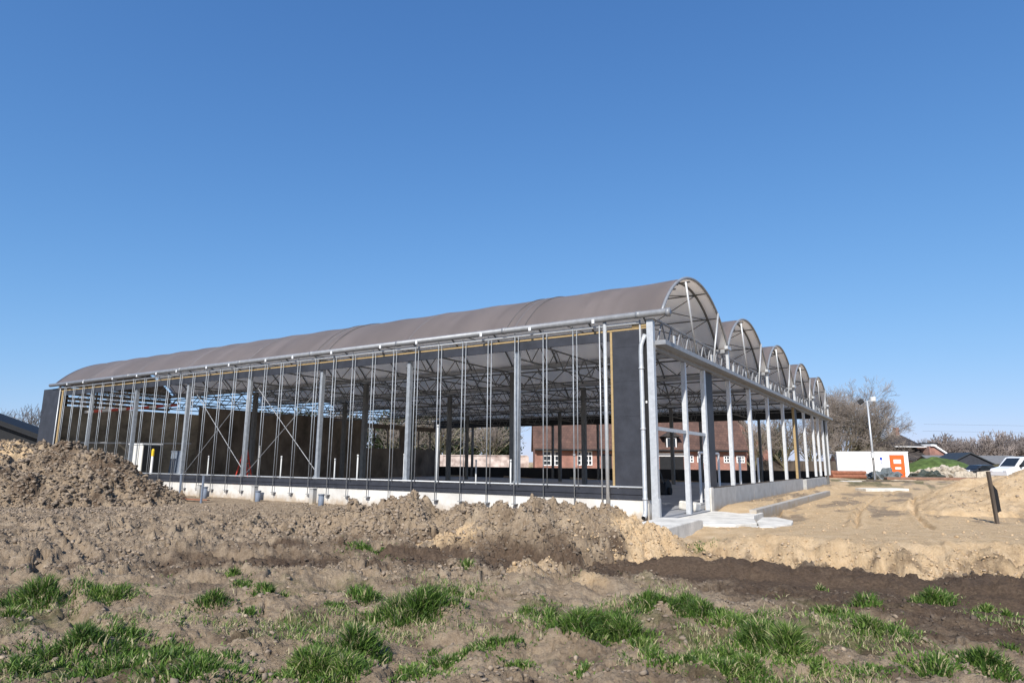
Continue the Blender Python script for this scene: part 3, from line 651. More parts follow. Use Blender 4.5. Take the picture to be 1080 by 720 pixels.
# trusses across every column line, girders under the valleys
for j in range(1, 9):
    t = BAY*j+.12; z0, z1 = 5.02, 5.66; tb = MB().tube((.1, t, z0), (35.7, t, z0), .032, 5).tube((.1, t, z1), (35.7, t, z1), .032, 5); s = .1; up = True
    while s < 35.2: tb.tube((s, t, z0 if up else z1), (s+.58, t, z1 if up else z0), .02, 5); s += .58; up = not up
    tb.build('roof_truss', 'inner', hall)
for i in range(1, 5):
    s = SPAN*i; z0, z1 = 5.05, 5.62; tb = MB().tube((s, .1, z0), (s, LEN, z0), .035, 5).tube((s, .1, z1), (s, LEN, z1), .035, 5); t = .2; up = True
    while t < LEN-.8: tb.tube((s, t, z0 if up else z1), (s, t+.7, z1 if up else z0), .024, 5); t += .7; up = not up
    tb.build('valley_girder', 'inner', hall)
# ties under each arch
for i in range(NA):
    tb = MB()
    for j in range(1, 9):
        t = BAY*j+.02; o = SPAN*i; a, b = (o+.9, t, arch_z(.9)-.05), (o+SPAN-.9, t, arch_z(SPAN-.9)-.05)
        tb.tube(a, b, .02, 5); tb.tube((o+SPAN/2, t, a[2]), (o+SPAN/2, t, ZS+RISE), .016, 5)
        tb.tube((o+SPAN/2, t, a[2]), (o+SPAN*.3, t, arch_z(SPAN*.3)), .016, 5); tb.tube((o+SPAN/2, t, a[2]), (o+SPAN*.7, t, arch_z(SPAN*.7)), .016, 5)
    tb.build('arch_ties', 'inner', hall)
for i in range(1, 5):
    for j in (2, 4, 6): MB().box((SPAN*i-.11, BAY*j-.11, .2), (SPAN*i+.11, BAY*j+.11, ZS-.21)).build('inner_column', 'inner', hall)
# floor, far sides, bracing
part('floor_slab', 'conc_floor', hall, (.23, .13, .02), (36, LEN, .2))
part('ramp', 'conc_floor', hall, (.3, -.1, .02), (4.9, .125, .16))
rb = MB().box((35.9, .2, .2), (36.1, LEN, 1.18)); rb.build('rear_sill', 'dark', hall)
part('rear_head', 'dark', hall, (35.9, .2, 5.05), (36.1, LEN, 5.9))
for j in range(0, 9): part('rear_column', 'inner', hall, (35.65, BAY*j-.09, .2), (35.85, BAY*j+.09, 5.04))
ew = MB(); t0, t1 = 36.42, 36.54
ew.box((9.2, t0, .2), (24.8, t1, 5.3)); ew.box((24.8, t0, .2), (36.1, t1, 2.84)); ew.box((24.8, t0, 4.62), (36.1, t1, 5.05)); ew.box((29.9, t0, 2.841), (31.1, t1, 4.619))
for q in (26.4, 28.2, 32.6, 34.4): ew.box((q, t0+.02, 2.841), (q+.14, t1-.02, 4.619))
ew.build('end_wall', 'endboards', hall)
ew = MB().box((.3, t0, .2), (9.19, t1, 4.75))
for z in (1.2, 2.0, 2.9, 3.6): ew.box((.3, t0-.05, z), (9.19, t0-.001, z+.1))
ew.build('end_wall', 'olive', hall)
sl = MB().prism([(q[0], q[2]) for q in arch_pts(0, 0, 20, -.06)]+[(SPAN-.1, 6.0), (.1, 6.0)], 1, t0, t0+.03)
for z in (4.86, 5.12, 5.40, 5.68): sl.box((.3, t0-.02, z), (SPAN-.1, t0+.05, z+.15))
for q in (.35, 2.4, 4.7, 6.9): sl.box((q, t0+.051, 4.76), (q+.08, t0+.10, 6.1))
sl.build('end_louvre', 'endboards', hall)
MB().tube((.4, t0-.3, 2.6), (8.6, t0-.3, 2.75), .05, 6).tube((.4, t0-.3, 1.7), (4.6, t0-.3, 1.75), .04, 6).build('end_rail', 'galv', hall)
for (ta, za, tb_, zb_) in ((17.9, 4.75, 13.72, 1.1), (18.25, 1.15, 14.3, 4.3), (22.4, 4.7, 18.36, 1.15), (22.8, 1.1, 18.9, 4.4)):
    MB().tube((.28, ta, za), (.28, tb_, zb_), .015, 6).build('wind_brace', 'galvdull', hall)
part('end_panel', 'navy', hall, (0.32, 36.56, .2), (.9, 36.7, 5.6))

# ------------------------------------------------------------------ small things about the hall
G_RISER = 'white riser pipes standing in the hall floor'
riser = [(.8,8.3,2.9),(1.0,12.4,1.85),(2.5,16.4,1.9),(2.0,18.2,1.8),(1.5,14.2,1.7),(3.1,21.3,2.3),(1.3,22.6,1.8),(2.2,6.1,1.7),(3.0,4.0,1.9),(2.0,10.9,1.9),(5.0,9.6,1.7),(3.5,2.6,2.0)]
p0 = None
for i, (s, t, h) in enumerate(riser):
    o = MB().tube((0, 0, 0), (0, 0, h-.2), .03, 8).tube((0, 0, h-.2), (0, 0, h-.12), .04, 8).build('riser_pipe', 'lgrey', None, True); o.location = W(s, t, .2)
    tag(o, 'thin white riser pipe standing upright on the hall floor behind the long front', 'pipe', G_RISER)
G_ST = 'grey concrete stubs along the pale plinth'
for i, (s, t, h, w, lab) in enumerate([(-.45, 20.3, .5, .19, 'leftmost grey concrete stub against the pale plinth'), (-.45, 16.6, .55, .19, 'middle grey concrete stub against the pale plinth'), (-.5, 13.1, .55, .2, 'rightmost grey concrete stub against the pale plinth')]):
    o = MB().box((-w/2, -w/2, -.3), (w/2, w/2, h)).box((-w/2-.02, -w/2-.02, h+.001), (w/2+.02, w/2+.02, h+.03)).build('concrete_stub', 'conc', None, bevel=.02); o.location = W(s, t, .1); o.rotation_euler = (0, 0, RZ); tag(o, lab, 'stub', G_ST)
for i, (s, t, h, lab) in enumerate([(-.8, 19.4, .42, 'short dark pipe end beside the leftmost concrete stub'), (-.8, 15.9, .36, 'short dark pipe end beside the middle concrete stub'), (-.8, 12.3, .34, 'short dark pipe end beside the rightmost concrete stub')]):
    o = MB().tube((0, 0, -.2), (0, 0, h), .10, 12).tube((0, 0, h), (0, 0, h+.04), .12, 12).build('pipe_end', 'bluegrey', None, True); o.location = W(s, t, .12); tag(o, lab, 'pipe end', 'pipe ends beside the plinth')
o = MB().tube((0, 0, -.2), (.02, 0, .95), .045, 6).tube((.02, 0, .95), (.02, 0, .98), .055, 6).build('marker_stake', 'bluegrey'); o.location = (-11.92, 25.6, .1); tag(o, 'dark blue grey stake in the earth in front of the plinth', 'stake')
o = MB().tube((0, 0, -.2), (-.02, 0, .95), .05, 6).tube((-.02, 0, .95), (-.02, 0, .98), .06, 6).build('marker_stake', 'bluegrey'); o.location = (-13.9, 27.9, .1); tag(o, 'grey stake beside the foot of the tall clod heap', 'stake')
o = MB().box((-.9, -.03, 0), (.9, .06, .03)).box((-.5, .1, 0), (1.2, .18, .035)).build('loose_plank', 'rust'); o.location = (-12.9, 26.4, .13); o.rotation_euler = (0, 0, -.5); tag(o, 'reddish loose planks lying on earth before the plinth', 'planks')
# inside things seen through the long front
cab = thing('cabinet', 'cream site cabinet with dark side standing inside the hall', 'cabinet', W(1.6, 28.7, .2), RZ)
MB().box((-.5, -.55, .75), (.5, .75, 2.25)).build('body', 'cream', cab, bevel=.03); part('dark_side', 'dark', cab, (-.45, -.60, .78), (.45, -.552, 2.2)); MB().box((-.55, -.6, 2.252), (.55, .8, 2.3)).build('lid', 'white', cab)  # cream body with a black sheet over its right side, plus lid
for sx in (-.4, .4):
    for sy in (-.45, .65): part('leg', 'galvdull', cab, (sx-.05, sy-.05, 0), (sx+.05, sy+.05, .749))
bs = MB().box((-.03, -.6, 0), (.03, .6, 1.9)).box((-.05, -.65, 1.901), (.05, .65, 1.95)).build('leaning_sheet', 'bluegrey'); bs.location = W(3.0, 28.3, .2); bs.rotation_euler = (0, .08, RZ); tag(bs, 'blue grey sheet propped beside the cream cabinet', 'sheet')
yp = thing('capped_post', 'slim pale post with a yellow sleeve near its top beside the cream cabinet', 'post', W(1.2, 27.3, .2))
MB().tube((0, 0, 0), (0, 0, 1.65), .06, 8).build('shaft', 'white', yp); MB().tube((0, 0, 1.651), (0, 0, 1.95), .07, 8).tube((0, 0, 1.95), (0, 0, 2.02), .07, 8, .03).build('sleeve', 'yellow', yp)
lad = thing('stepladder', 'red orange stepladder standing open behind the long front', 'stepladder', W(5.4, 25.6, .2), RZ+.4)
for sx in (-1, 1):
    a = MB(); a.tube((sx*.2, -.5, 0), (sx*.14, 0, 2.1), .035, 6).tube((sx*.2, .5, 0), (sx*.14, 0, 2.1), .035, 6).build('rail', 'red', lad)
rg = MB()
for k in range(1, 8): f = k/8; rg.tube((-.2+.06*f, -.5+.5*f, 2.1*f), (.2-.06*f, -.5+.5*f, 2.1*f), .022, 6)
rg.build('rungs', 'orange', lad)
tp = thing('barrier_boom', 'red and white striped boom slung under the far end roof', 'boom', W(1.6, 35.9, 4.42), RZ)
for k in range(12):
    f0, f1 = k/12, (k+1)/12; a = (5.6*f0, 0, .85*f0); b = (5.6*f1, 0, .85*f1)
    MB().tube(a, b, .085, 8).build('stripe', 'tapered' if k % 2 else 'white', tp)
hp = thing('pipe_hoop', 'white bent pipe hoop on the floor behind the low concrete wall', 'hoop', W(9.0, 1.1, .2), RZ)
MB().path([(-1.1, 0, 0), (-1.1, 0, 1.9), (1.6, 0, 1.9), (1.6, 0, 0)], .05, 8).build('pipe', 'whitest', hp); MB().box((-1.16, -.1, 0), (-1.04, .1, .03)).box((1.54, -.1, 0), (1.66, .1, .03)).build('foot', 'galvdull', hp)
for (s, lab) in ((13.8, 'white upright pipe behind the low wall, left of the yellow timber post'), (17.6, 'second white upright pipe behind the low wall from the yellow timber post')):
    o = MB().tube((0, 0, 0), (0, 0, 1.75), .055, 8).tube((0, 0, 1.75), (0, 0, 1.8), .07, 8).build('riser_pipe', 'white', None, True); o.location = W(s, 1.0, .2); tag(o, lab, 'pipe')
mc = thing('floor_machine', 'small dark floor machine with handle on the shaded slab', 'machine', W(13.5, 4.6, .2), RZ)
MB().prism([(-.5, 0), (.5, 0), (.45, .5), (.1, .75), (-.4, .6)], 1, -.3, .3).build('body', 'dark', mc, bevel=.04); MB().path([(-.4, -.2, .55), (-.9, -.2, 1.15), (-.9, .2, 1.15), (-.4, .2, .55)], .03, 6).build('handle', 'inner', mc)
for sy in (-1, 1): MB().tube((0, sy*.31, .18), (0, sy*.42, .18), .18, 12).build('wheel', 'rubber', mc)
# concrete in front of the gable
o = MB().prism([(-3.0, -.5), (-.25, -.5), (-.32, .27), (-.6, .31), (-3.0, .29)], 1, -1.36, -.36).build('concrete_block', 'conc_light', None, bevel=.03); o.location = (A[0], A[1], -.0); o.rotation_euler = (0, 0, RZ); tag(o, 'grey concrete block half buried in sand at the corner post', 'concrete block')
def slab(poly, z0, z1, lab, rz=0.):
    o = MB().prism(poly, 2, z0, z1).build('concrete_slab', 'conc_light', None, bevel=.02); o.location = (A[0], A[1], 0); o.rotation_euler = (0, 0, RZ); return tag(o, lab, 'concrete slab', 'pale concrete slabs before the gable')
slab([(.1, -.12), (-.15, -1.3), (.3, -2.0), (1.2, -2.35), (2.5, -2.0), (3.9, -1.7), (5.2, -1.7), (4.3, -1.15), (4.8, -.5), (4.75, -.18), (2.5, -.15)], -.25, .15, 'pale broken concrete slab spread before the open gable bays')
slab([(.5, -2.1), (1.3, -2.75), (2.4, -3.0), (3.6, -2.85), (4.6, -2.2), (4.2, -1.85), (2.5, -2.05), (1.3, -2.38)], -.25, .07, 'low pale concrete strip reaching out from the gable onto the sand')
o = MB().prism([(-.4, -.3), (.35, -.25), (.45, .2), (-.2, .35)], 2, 0, .28).build('concrete_chunk', 'conc_light', None, bevel=.06); o.location = W(4.1, .35, .18); o.rotation_euler = (.1, .05, 1); tag(o, 'pale lump of concrete on the floor edge beside the second gable post', 'concrete lump')
kb = MB().box((4.5, -1.64, -.2), (22.6, -1.42, .26))
for q in (9, 13, 17.2): kb.box((q, -1.643, -.2), (q+.025, -1.6405, .258))
kb.build('concrete_kerb', 'conc', None, bevel=.012); o = bpy.data.objects['concrete_kerb']; o.location = (A[0], A[1], 0); o.rotation_euler = (0, 0, RZ); tag(o, 'long grey concrete kerb beam parallel to the low gable wall', 'kerb')
lp = MB().box((-.04, -.04, -.4), (.045, .04, 1.32)).build('shaft', 'oldwood', thing('leaning_post', 'dark leaning post with a black sheet stuck in the sand', 'post', (14.55, 20.0, .2)))
lp.parent.rotation_euler = (.0, -.06, .1)
MB().add([(.1, .0, .1), (.25, .05, .15), (.22, .02, .75), (.07, 0, .95), (.1, .04, .1), (.25, .09, .15), (.22, .06, .75), (.07, .04, .95)], [(0,1,2,3), (7,6,5,4), (0,4,5,1), (1,5,6,2), (2,6,7,3), (3,7,4,0)]).build('sheet', 'dark', lp.parent)

# ------------------------------------------------------------------ right-hand yard
cn = thing('site_cabin', 'long white site cabin with pale grey panel and blue mark', 'site cabin', (39.0, 71.2, .3), D2R(-24)); cn.scale = (.85, 1, 1)
MB().box((-3.95, -1.2, .12), (3.95, 1.2, 2.68)).build('body', 'white', cn, bevel=.06); MB().box((-4, -1.25, 2.681), (4, 1.25, 2.76)).build('roof', 'white', cn)
part('vent_panel', 'lgrey', cn, (-2.75, -1.23, 1.0), (-.75, -1.201, 2.3)); part('base_frame', 'galvdull', cn, (-3.9, -1.1, -.1), (3.9, 1.1, .119))
mk = MB().tube((1.0, -1.203, 2.02), (1.0, -1.22, 2.02), .16, 12).box((.97, -1.215, 1.45), (1.03, -1.202, 1.85)); mk.build('blue_mark', 'blue', cn)
MB().box((-.05, -1.5, .0), (.45, -1.25, .8)).build('step_box', 'white', cn)
ml = thing('floodlight_mast', 'slender grey floodlight mast with two lamps in front of the white cabin', 'floodlight mast', (34.2, 62, .1))
MB().tube((0, 0, 0), (-.08, 0, 7.55), .11, 10, .07).build('pole', 'galv', ml, True); MB().tube((-.75, 0, 7.4), (.4, 0, 7.65), .04, 6).build('crossarm', 'galv', ml)
for (x, z, a, m) in ((-.75, 7.5, .6, 'dark'), (.4, 7.75, -.1, 'lgrey')):
    h = MB().prism([(-.26, -.19), (.26, -.22), (.26, .22), (-.22, .19)], 1, -.12, .12).build('floodlight', m, ml, bevel=.03); h.location = (x, -.1, z); h.rotation_euler = (.3, a, 0) if m != 'dark' else (.2, a, 2.6)
    MB().box((-.19, -.14, -.16), (.2, -.122, .16)).build('lamp_glass', 'lamp', h)
MB().box((-.3, -.28, 2.2), (.1, -.13, 2.7)).build('control_box', 'lgrey', ml); MB().tube((0, 0, 0), (.75, -.3, -.1), .06, 6).tube((0, 0, .9), (.75, -.3, -.1), .04, 6).tube((0, 0, .9), (-.4, -.6, 0), .04, 6).build('stay', 'galvdull', ml)
MB().prism([(-.5, -.4), (.5, -.4), (.55, .4), (-.45, .4)], 2, -.2, .15).build('foot', 'conc_light', ml)
oc = thing('orange_cabinet', 'orange toilet sized cabinet on legs with two white plates', 'cabinet', (38.75, 66, .3), D2R(-27))
MB().box((-.70, -.45, .45), (.70, .45, 2.35)).build('body', 'orange', oc, bevel=.04); MB().box((-.74, -.5, 2.351), (.74, .5, 2.47)).build('lid', 'white', oc)
oc.scale = (.88, 1, 1); part('plate', 'white', oc, (-.36, -.48, 1.5), (.36, -.451, 1.9)); part('plate', 'white', oc, (-.26, -.48, .95), (.32, -.451, 1.15))
for sx in (-.56, .56): part('leg', 'orange', oc, (sx-.12, -.4, 0), (sx+.12, .4, .449))
MB().box((.0, -.44, .2), (.43, .2, .446)).build('foot_beam', 'orange', oc)
# lumpy heaps of site stuff
def lump(name, m, lab, cat, loc, size, seed, rough=.28, group=None):
    import bmesh
    bm = bmesh.new(); bmesh.ops.create_icosphere(bm, subdivisions=4, radius=1)
    P = np.array([v.co for v in bm.verts]); n = fbm(P[:, 0]*1.6+seed, P[:, 1]*1.6+P[:, 2]*2.1, 4)+.5*fbm(P[:, 2]*3+seed, P[:, 0]*3+P[:, 1], 3)
    for v, q in zip(bm.verts, n):
        v.co *= 1+rough*q
        if v.co.z < -.25: v.co.z = -.25
        v.co.x *= size[0]; v.co.y *= size[1]; v.co.z *= size[2]
    me = bpy.data.meshes.new(name); bm.to_mesh(me); bm.free(); me.materials.append(M[m]); o = bpy.data.objects.new(name, me); COL.objects.link(o); o.location = loc
    return tag(o, lab, cat, group)
lump('tarp_heap', 'tarp', 'grey tarpaulin covered heap between mast and orange cabinet', 'covered heap', (36.2, 64, .3), (1.5, .9, .95), 3, .35)
lump('tarp_heap', 'darktarp', 'low dark green covered heap right of the orange cabinet', 'covered heap', (41.9, 66.5, .3), (1.5, .9, .8), 9, .35)
rb = 'pale rubble piles in the yard'
lump('rubble_heap', 'rubble', 'pale rubble pile nearest the dark green covered heap', 'rubble', (43.6, 69.5, .3), (1.5, 1.2, .85), 14, .5, rb)
lump('rubble_heap', 'rubble', 'tallest jagged pale rubble pile in front of the green mound', 'rubble', (46.6, 70.5, .3), (1.9, 1.4, 1.2), 21, .55, rb)
lump('rubble_heap', 'rubble', 'low spread of pale rubble at the right end of the piles', 'rubble', (48.6, 68.8, .25), (1.9, 1.0, .55), 30, .5, rb)
for i, (x, y, sx, sz, a, lab) in enumerate([(46.2, 67.2, 1.3, .9, .2, 'leaning concrete slab lying before the tallest rubble pile'), (47.9, 66.6, .9, .95, -.1, 'upright pale concrete slab at the right foot of the rubble'), (44.4, 67.6, .8, .6, .5, 'small tilted concrete slab between two rubble piles')]):
    o = MB().prism([(-sx, 0), (sx, -.05), (sx*.9, sz), (-sx*.7, sz*.85)], 1, -.15, .15).build('broken_slab', 'rubble', None, bevel=.03); o.location = (x, y, .25); o.rotation_euler = (-.35, a*.3, a); tag(o, lab, 'broken slab', 'broken slabs by the rubble')
ps = thing('clay_pipes', 'stack of red brown clay pipes lying before the white cabin', 'pipes', (32.9, 64.5, .32), .05)
for (y, z) in ((-.35, .2), (.1, .2), (.5, .2), (-.12, .55), (.32, .55)): MB().tube((-1.75, y, z), (1.75, y, z), .21, 12).tube((-1.76, y, z), (-1.5, y, z), .24, 12).build('pipe', 'rust', ps)
for i, (x, y, w, d, m, rz, lab) in enumerate([(23.2, 41.5, 1.5, .7, 'conc_light', .12, 'flat white slab lying on the sand of the yard'), (19.5, 44.0, 1.8, .5, 'conc_light', .4, 'pale plank like slab beyond the end of the gable'), (31, 56, 3.2, .5, 'oldwood', .1, 'grey timber stack lying before the mast'), (27.6, 55, 1.6, .6, 'conc_light', .3, 'short pale slab left of the timber stack')]):
    o = MB().prism([(-w, -d), (w*.95, -d*.9), (w, d), (-w*.9, d*.85)], 2, -.1, .12).build('yard_slab', m, None, bevel=.03); o.location = (x, y, .12+.1*(y > 50)); o.rotation_euler = (0, 0, rz); tag(o, lab, 'slab', 'flat pieces lying in the yard')
for i, (x, y, w, a, lab) in enumerate([(28.6, 57.2, 1.3, .5, 'weathered plank lying left of the mast before the clay pipes'), (30.6, 58.4, 1.0, -.3, 'short weathered plank just in front of the clay pipes'), (32.6, 58.9, 1.5, .15, 'long weathered plank lying at the foot of the mast'), (35.6, 59.6, 1.2, -.15, 'weathered plank lying before the grey covered heap'), (37.8, 60.6, .9, .3, 'short plank lying before the orange cabinet')]):
    o = MB().box((-w, -.09, 0), (w, .09, .07)).box((-w*.8, -.07, .071), (w*.7, .06, .13)).build('loose_plank', 'rubble' if i % 2 else 'oldwood'); o.location = (x, y, .22); o.rotation_euler = (0, .02, a); tag(o, lab, 'plank', 'planks lying about the mast')
o = MB().prism([(-6, -.7), (6.2, -.5), (6, .8), (-5.6, .6)], 2, -.2, .3).build('earth_strip', 'brown', None, bevel=.1); o.location = (41.2, 62.5, .25); structure(o)
# grassy mound behind the rubble
def mound(name, m, loc, size, seed):
    n = 60; V = []; F = []
    xs = np.linspace(-1, 1, n); X, Y = np.meshgrid(xs, xs, indexing='ij'); Z = np.clip(1-np.hypot(X, Y)**1.5, -.1, 1)*(1+.12*fbm(X*3+seed, Y*3, 3))
    V = np.stack([X*size[0], Y*size[1], Z*size[2]], -1).reshape(-1, 3); i, j = np.meshgrid(np.arange(n-1), np.arange(n-1), indexing='ij'); a = (i*n+j).ravel()
    o = np_mesh(name, V, np.stack([a, a+n, a+n+1, a+1], -1), m, None, True); o.location = loc; return structure(o)
M['mossy'] = mat('short green turf', (.075, .115, .03), .9, 0, .35, 1.2, .5, 10)
mound('grass_mound', 'mossy', (55.0, 85, .2), (6.4, 5, 2.5), 5)
# fields beyond: hedge rows
o = MB().prism([(-9, 0), (9, 0), (8.8, 1.5), (3, 1.7), (-4, 1.55), (-8.7, 1.45)], 1, -.8, .8).build('hedge', 'hedge', None, bevel=.2); o.location = (75, 100, .2); tag(o, 'brown clipped hedge before the dark shed on the right', 'hedge')

# vehicles
def vehicle(name, lab, cat, loc, rz, paint, kind, group=None):
    v = thing(name, lab, cat, loc, rz, group)
    if kind == 'van': L_, Wd, pro = 5.2, 1.95, [(-2.6, .35), (2.6, .35), (2.62, .75), (2.5, 1.0), (1.65, 1.2), (.85, 2.02), (.5, 2.1), (-2.5, 2.12), (-2.6, 1.9)]
    else: L_, Wd, pro = 4.3, 1.75, [(-2.15, .35), (2.15, .33), (2.17, .65), (1.95, .82), (1.05, .95), (.4, 1.42), (-1.0, 1.47), (-1.85, 1.05), (-2.15, .98)]
    MB().prism(pro, 1, -Wd/2, Wd/2).build('body', paint, v, bevel=.07)
    if kind == 'van':
        MB().add([(1.66, -.78, 1.235), (1.66, .78, 1.235), (.93, .7, 1.97), (.93, -.7, 1.97), (1.62, -.78, 1.2), (1.62, .78, 1.2), (.89, .7, 1.93), (.89, -.7, 1.93)], [(0,1,2,3), (7,6,5,4), (0,4,5,1), (1,5,6,2), (2,6,7,3), (3,7,4,0)]).build('windscreen', 'glass', v)
        for sy in (-1, 1): MB().prism([(1.45, 1.2), (.8, 1.85), (-.35, 1.85), (-.35, 1.2)], 1, sy*Wd/2-.005*sy, sy*(Wd/2+.02)).build('side_window', 'glass', v)
    else:
        MB().add([(1.06, -.68, .99), (1.06, .68, .99), (.46, .58, 1.42), (.46, -.58, 1.42), (1.02, -.68, .95), (1.02, .68, .95), (.42, .58, 1.38), (.42, -.58, 1.38)], [(0,1,2,3), (7,6,5,4), (0,4,5,1), (1,5,6,2), (2,6,7,3), (3,7,4,0)]).build('windscreen', 'glass', v)
        for sy in (-1, 1): MB().prism([(.9, .97), (.38, 1.36), (-.95, 1.38), (-1.6, 1.0)], 1, sy*Wd/2-.005*sy, sy*(Wd/2+.02)).build('side_window', 'glass', v)
    for sx in (-L_*.31, L_*.32):
        for sy in (-1, 1):
            w = MB().tube((sx, sy*(Wd/2-.2), .33), (sx, sy*(Wd/2+.03), .33), .33, 16).build('wheel', 'rubber', v); MB().tube((sx, sy*(Wd/2+.031), .33), (sx, sy*(Wd/2+.045), .33), .19, 12).build('hubcap', 'galv', w)
    for sy in (-1, 1): MB().box((L_/2-.12, sy*Wd*.38-.18, .68), (L_/2+.03, sy*Wd*.38+.18, .86)).build('headlight', 'lamp', v, bevel=.02)
    for sy in (-1, 1): MB().box((1.2 if kind == 'van' else .8, sy*(Wd/2+.02), 1.15 if kind == 'van' else .95), (1.35 if kind == 'van' else .95, sy*(Wd/2+.2), 1.4 if kind == 'van' else 1.1)).build('wing_mirror', 'dark', v)
    return v
vehicle('parked_van', 'white van with dark windows half hidden by the right sand heap', 'van', (46.9, 60.2, .4), D2R(186), 'carwhite', 'van')
vehicle('parked_car', 'dark car parked behind the rubble before the shed', 'car', (54.0, 76, .3), D2R(190), 'cardark', 'car', 'cars parked right of the hall')
vehicle('parked_car', 'silver car parked between dark car and white van', 'car', (55.5, 72.5, .3), D2R(200), 'carsilver', 'car', 'cars parked right of the hall')
# buildings beyond
fh = thing('farmhouse', 'red brick farmhouse with brown tiled roof seen through the hall', 'farmhouse', (15.6, 79.2, -.22), D2R(-.6)); fh.scale = (1.2, 1.2, 1.2)
MB().box((-10.6, 0, 0), (10.6, 9, 3.0)).prism([(10.6, 2.95), (10.6, 2.96), (10.6, 2.97)], 1, .1, .11).build('wall', 'brick', fh)
MB().prism([(-.45, 2.95), (4.5, 8.2), (9.45, 2.95), (9.45, 2.75), (4.5, 7.95), (-.45, 2.75)], 0, -10.8, 10.75).build('roof', 'tiles', fh)
MB().prism([(0, 3.0), (9, 3.0), (4.5, 7.9)], 0, -10.55, -10.35).build('gable', 'brick', fh); MB().prism([(0, 3.0), (9, 3.0), (4.5, 7.9)], 0, 10.35, 10.55).build('gable', 'brick', fh)
MB().tube((-10.6, -.55, 2.8), (10.6, -.55, 2.8), .09, 8).build('gutter', 'dark', fh)
def window(par, x, z0, w, h, y=0, nx=2, nz=2):
    f = MB(); e = .09
    f.box((x-w/2, y-.06, z0), (x+w/2, y-.005, z0+e)).box((x-w/2, y-.06, z0+h-e), (x+w/2, y-.005, z0+h)).box((x-w/2, y-.059, z0+e), (x-w/2+e, y-.006, z0+h-e)).box((x+w/2-e, y-.059, z0+e), (x+w/2, y-.006, z0+h-e))
    for k in range(1, nx): f.box((x-w/2+w*k/nx-.04, y-.057, z0+e), (x-w/2+w*k/nx+.04, y-.008, z0+h-e))
    for k in range(1, nz): f.box((x-w/2+e, y-.055, z0+h*k/nz-.035), (x+w/2-e, y-.01, z0+h*k/nz+.035))
    o = f.build('window', 'white', par); MB().box((x-w/2+e, y-.03, z0+e), (x+w/2-e, y-.004, z0+h-e)).build('pane', 'glass', o); return o
for (x, w, h, z, nx, nz) in ((-9.0, 1.6, 1.45, 1.25, 4, 3), (-5.6, 1.5, 1.4, 1.3, 4, 3), (5.0, .6, .7, 1.65, 2, 2), (6.1, .85, .7, 1.65, 3, 2), (8.75, .85, .7, 1.65, 3, 2), (10.0, .8, .7, 1.65, 3, 2)): window(fh, x, z, w, h, 0, nx, nz)
MB().box((-3.9, -.06, .1), (-2.9, -.005, 2.4)).build('door', 'dark', fh); MB().box((1.9, -.07, .1), (4.3, -.005, 2.2)).build('garage_door', 'dark', fh); MB().box((1.6, -.1, 2.25), (4.5, -.004, 2.6)).build('lintel', 'white', fh)
dm = MB().box((2.5, -.2, 3.0), (3.7, 1.6, 4.2)).build('dormer', 'darktiles', fh); window(dm, 3.1, 3.05, 1.0, 1.05, -.205, 2, 1); MB().prism([(2.1, 4.201), (4.1, 4.201), (3.1, 4.75)], 1, -.5, 1.8).build('dormer_roof', 'darktiles', dm)
MB().box((-3.3, 4.0, 7.5), (-2.5, 4.8, 9.3)).build('chimney', 'brick', fh)
bx = MB()
for k in range(22): bx.prism([(RNG.uniform(-10, 10), 0), (0, 0), (0, 0)], 1, 0, 0) if False else None
bn = thing('brick_barn', 'brick barn wing with dark sloping roof beyond the farmhouse end', 'barn', (31, 89, -.15), D2R(-6)); bn.scale = (1.17, 1.17, 1.17)
MB().prism([(-2.5, 0), (3.4, 0), (3.4, 3.2), (.2, 6.4), (-2.5, 6.4)], 1, 0, 12).build('wall', 'brick', bn); MB().prism([(-2.9, 6.45), (.2, 6.45), (3.9, 2.75), (3.9, 3.05), (.3, 6.75), (-2.9, 6.75)], 1, -.4, 12.4).build('roof', 'darktiles', bn); MB().box((1.0, -.05, 1.6), (1.5, -.004, 3.6)).build('slit_window', 'dark', bn)
# house on the right
hs = thing('dwelling_house', 'dark roofed house with brick gable behind the white cabin', 'house', (80.5, 130, .3), D2R(6))
MB().box((-8.5, 0, 0), (3.0, 10, 2.6)).build('wall', 'brick', hs); MB().prism([(-.6, 2.4), (5, 6.2), (10.6, 2.4), (10.6, 2.1), (5, 5.8), (-.6, 2.1)], 0, -8.9, 2.3).build('roof', 'darktiles', hs)
MB().add([(-4.2, .5, 5.0), (2.2, .5, 5.0), (2.2, 8, 5.0), (-4.2, 8, 5.0), (-1.4, 4.2, 7.6), (-.4, 4.2, 7.6)], [(3,2,1,0), (0,1,5,4), (2,3,4,5), (1,2,5), (3,0,4)]).build('roof', 'darktiles', hs)
MB().box((-4.4, .3, 4.85), (2.5, .49, 5.0)).build('eaves', 'white', hs); MB().box((-1.3, 3.8, 7.2), (-.5, 4.6, 8.9)).build('chimney', 'brick', hs)
MB().prism([(2.4, 0), (8.0, 0), (8.0, 2.0), (3.0, 5.0), (2.4, 5.0)], 1, -.4, 9).build('gable', 'brick', hs); MB().prism([(2.5, 5.05), (3.2, 5.05), (8.6, 1.75), (8.6, 2.05), (3.3, 5.4), (2.5, 5.4)], 1, -.8, 9.2).build('verge', 'white', hs)
MB().box((4.2, 3, 3.6), (6.8, 6, 5.6)).build('dormer', 'white', hs); MB().box((4, 2.8, 5.601), (7, 6.2, 5.85)).build('dormer_roof', 'dark', hs); window(hs, 5.2, 1.2, 1.2, 1.0, -.41, 2, 1)
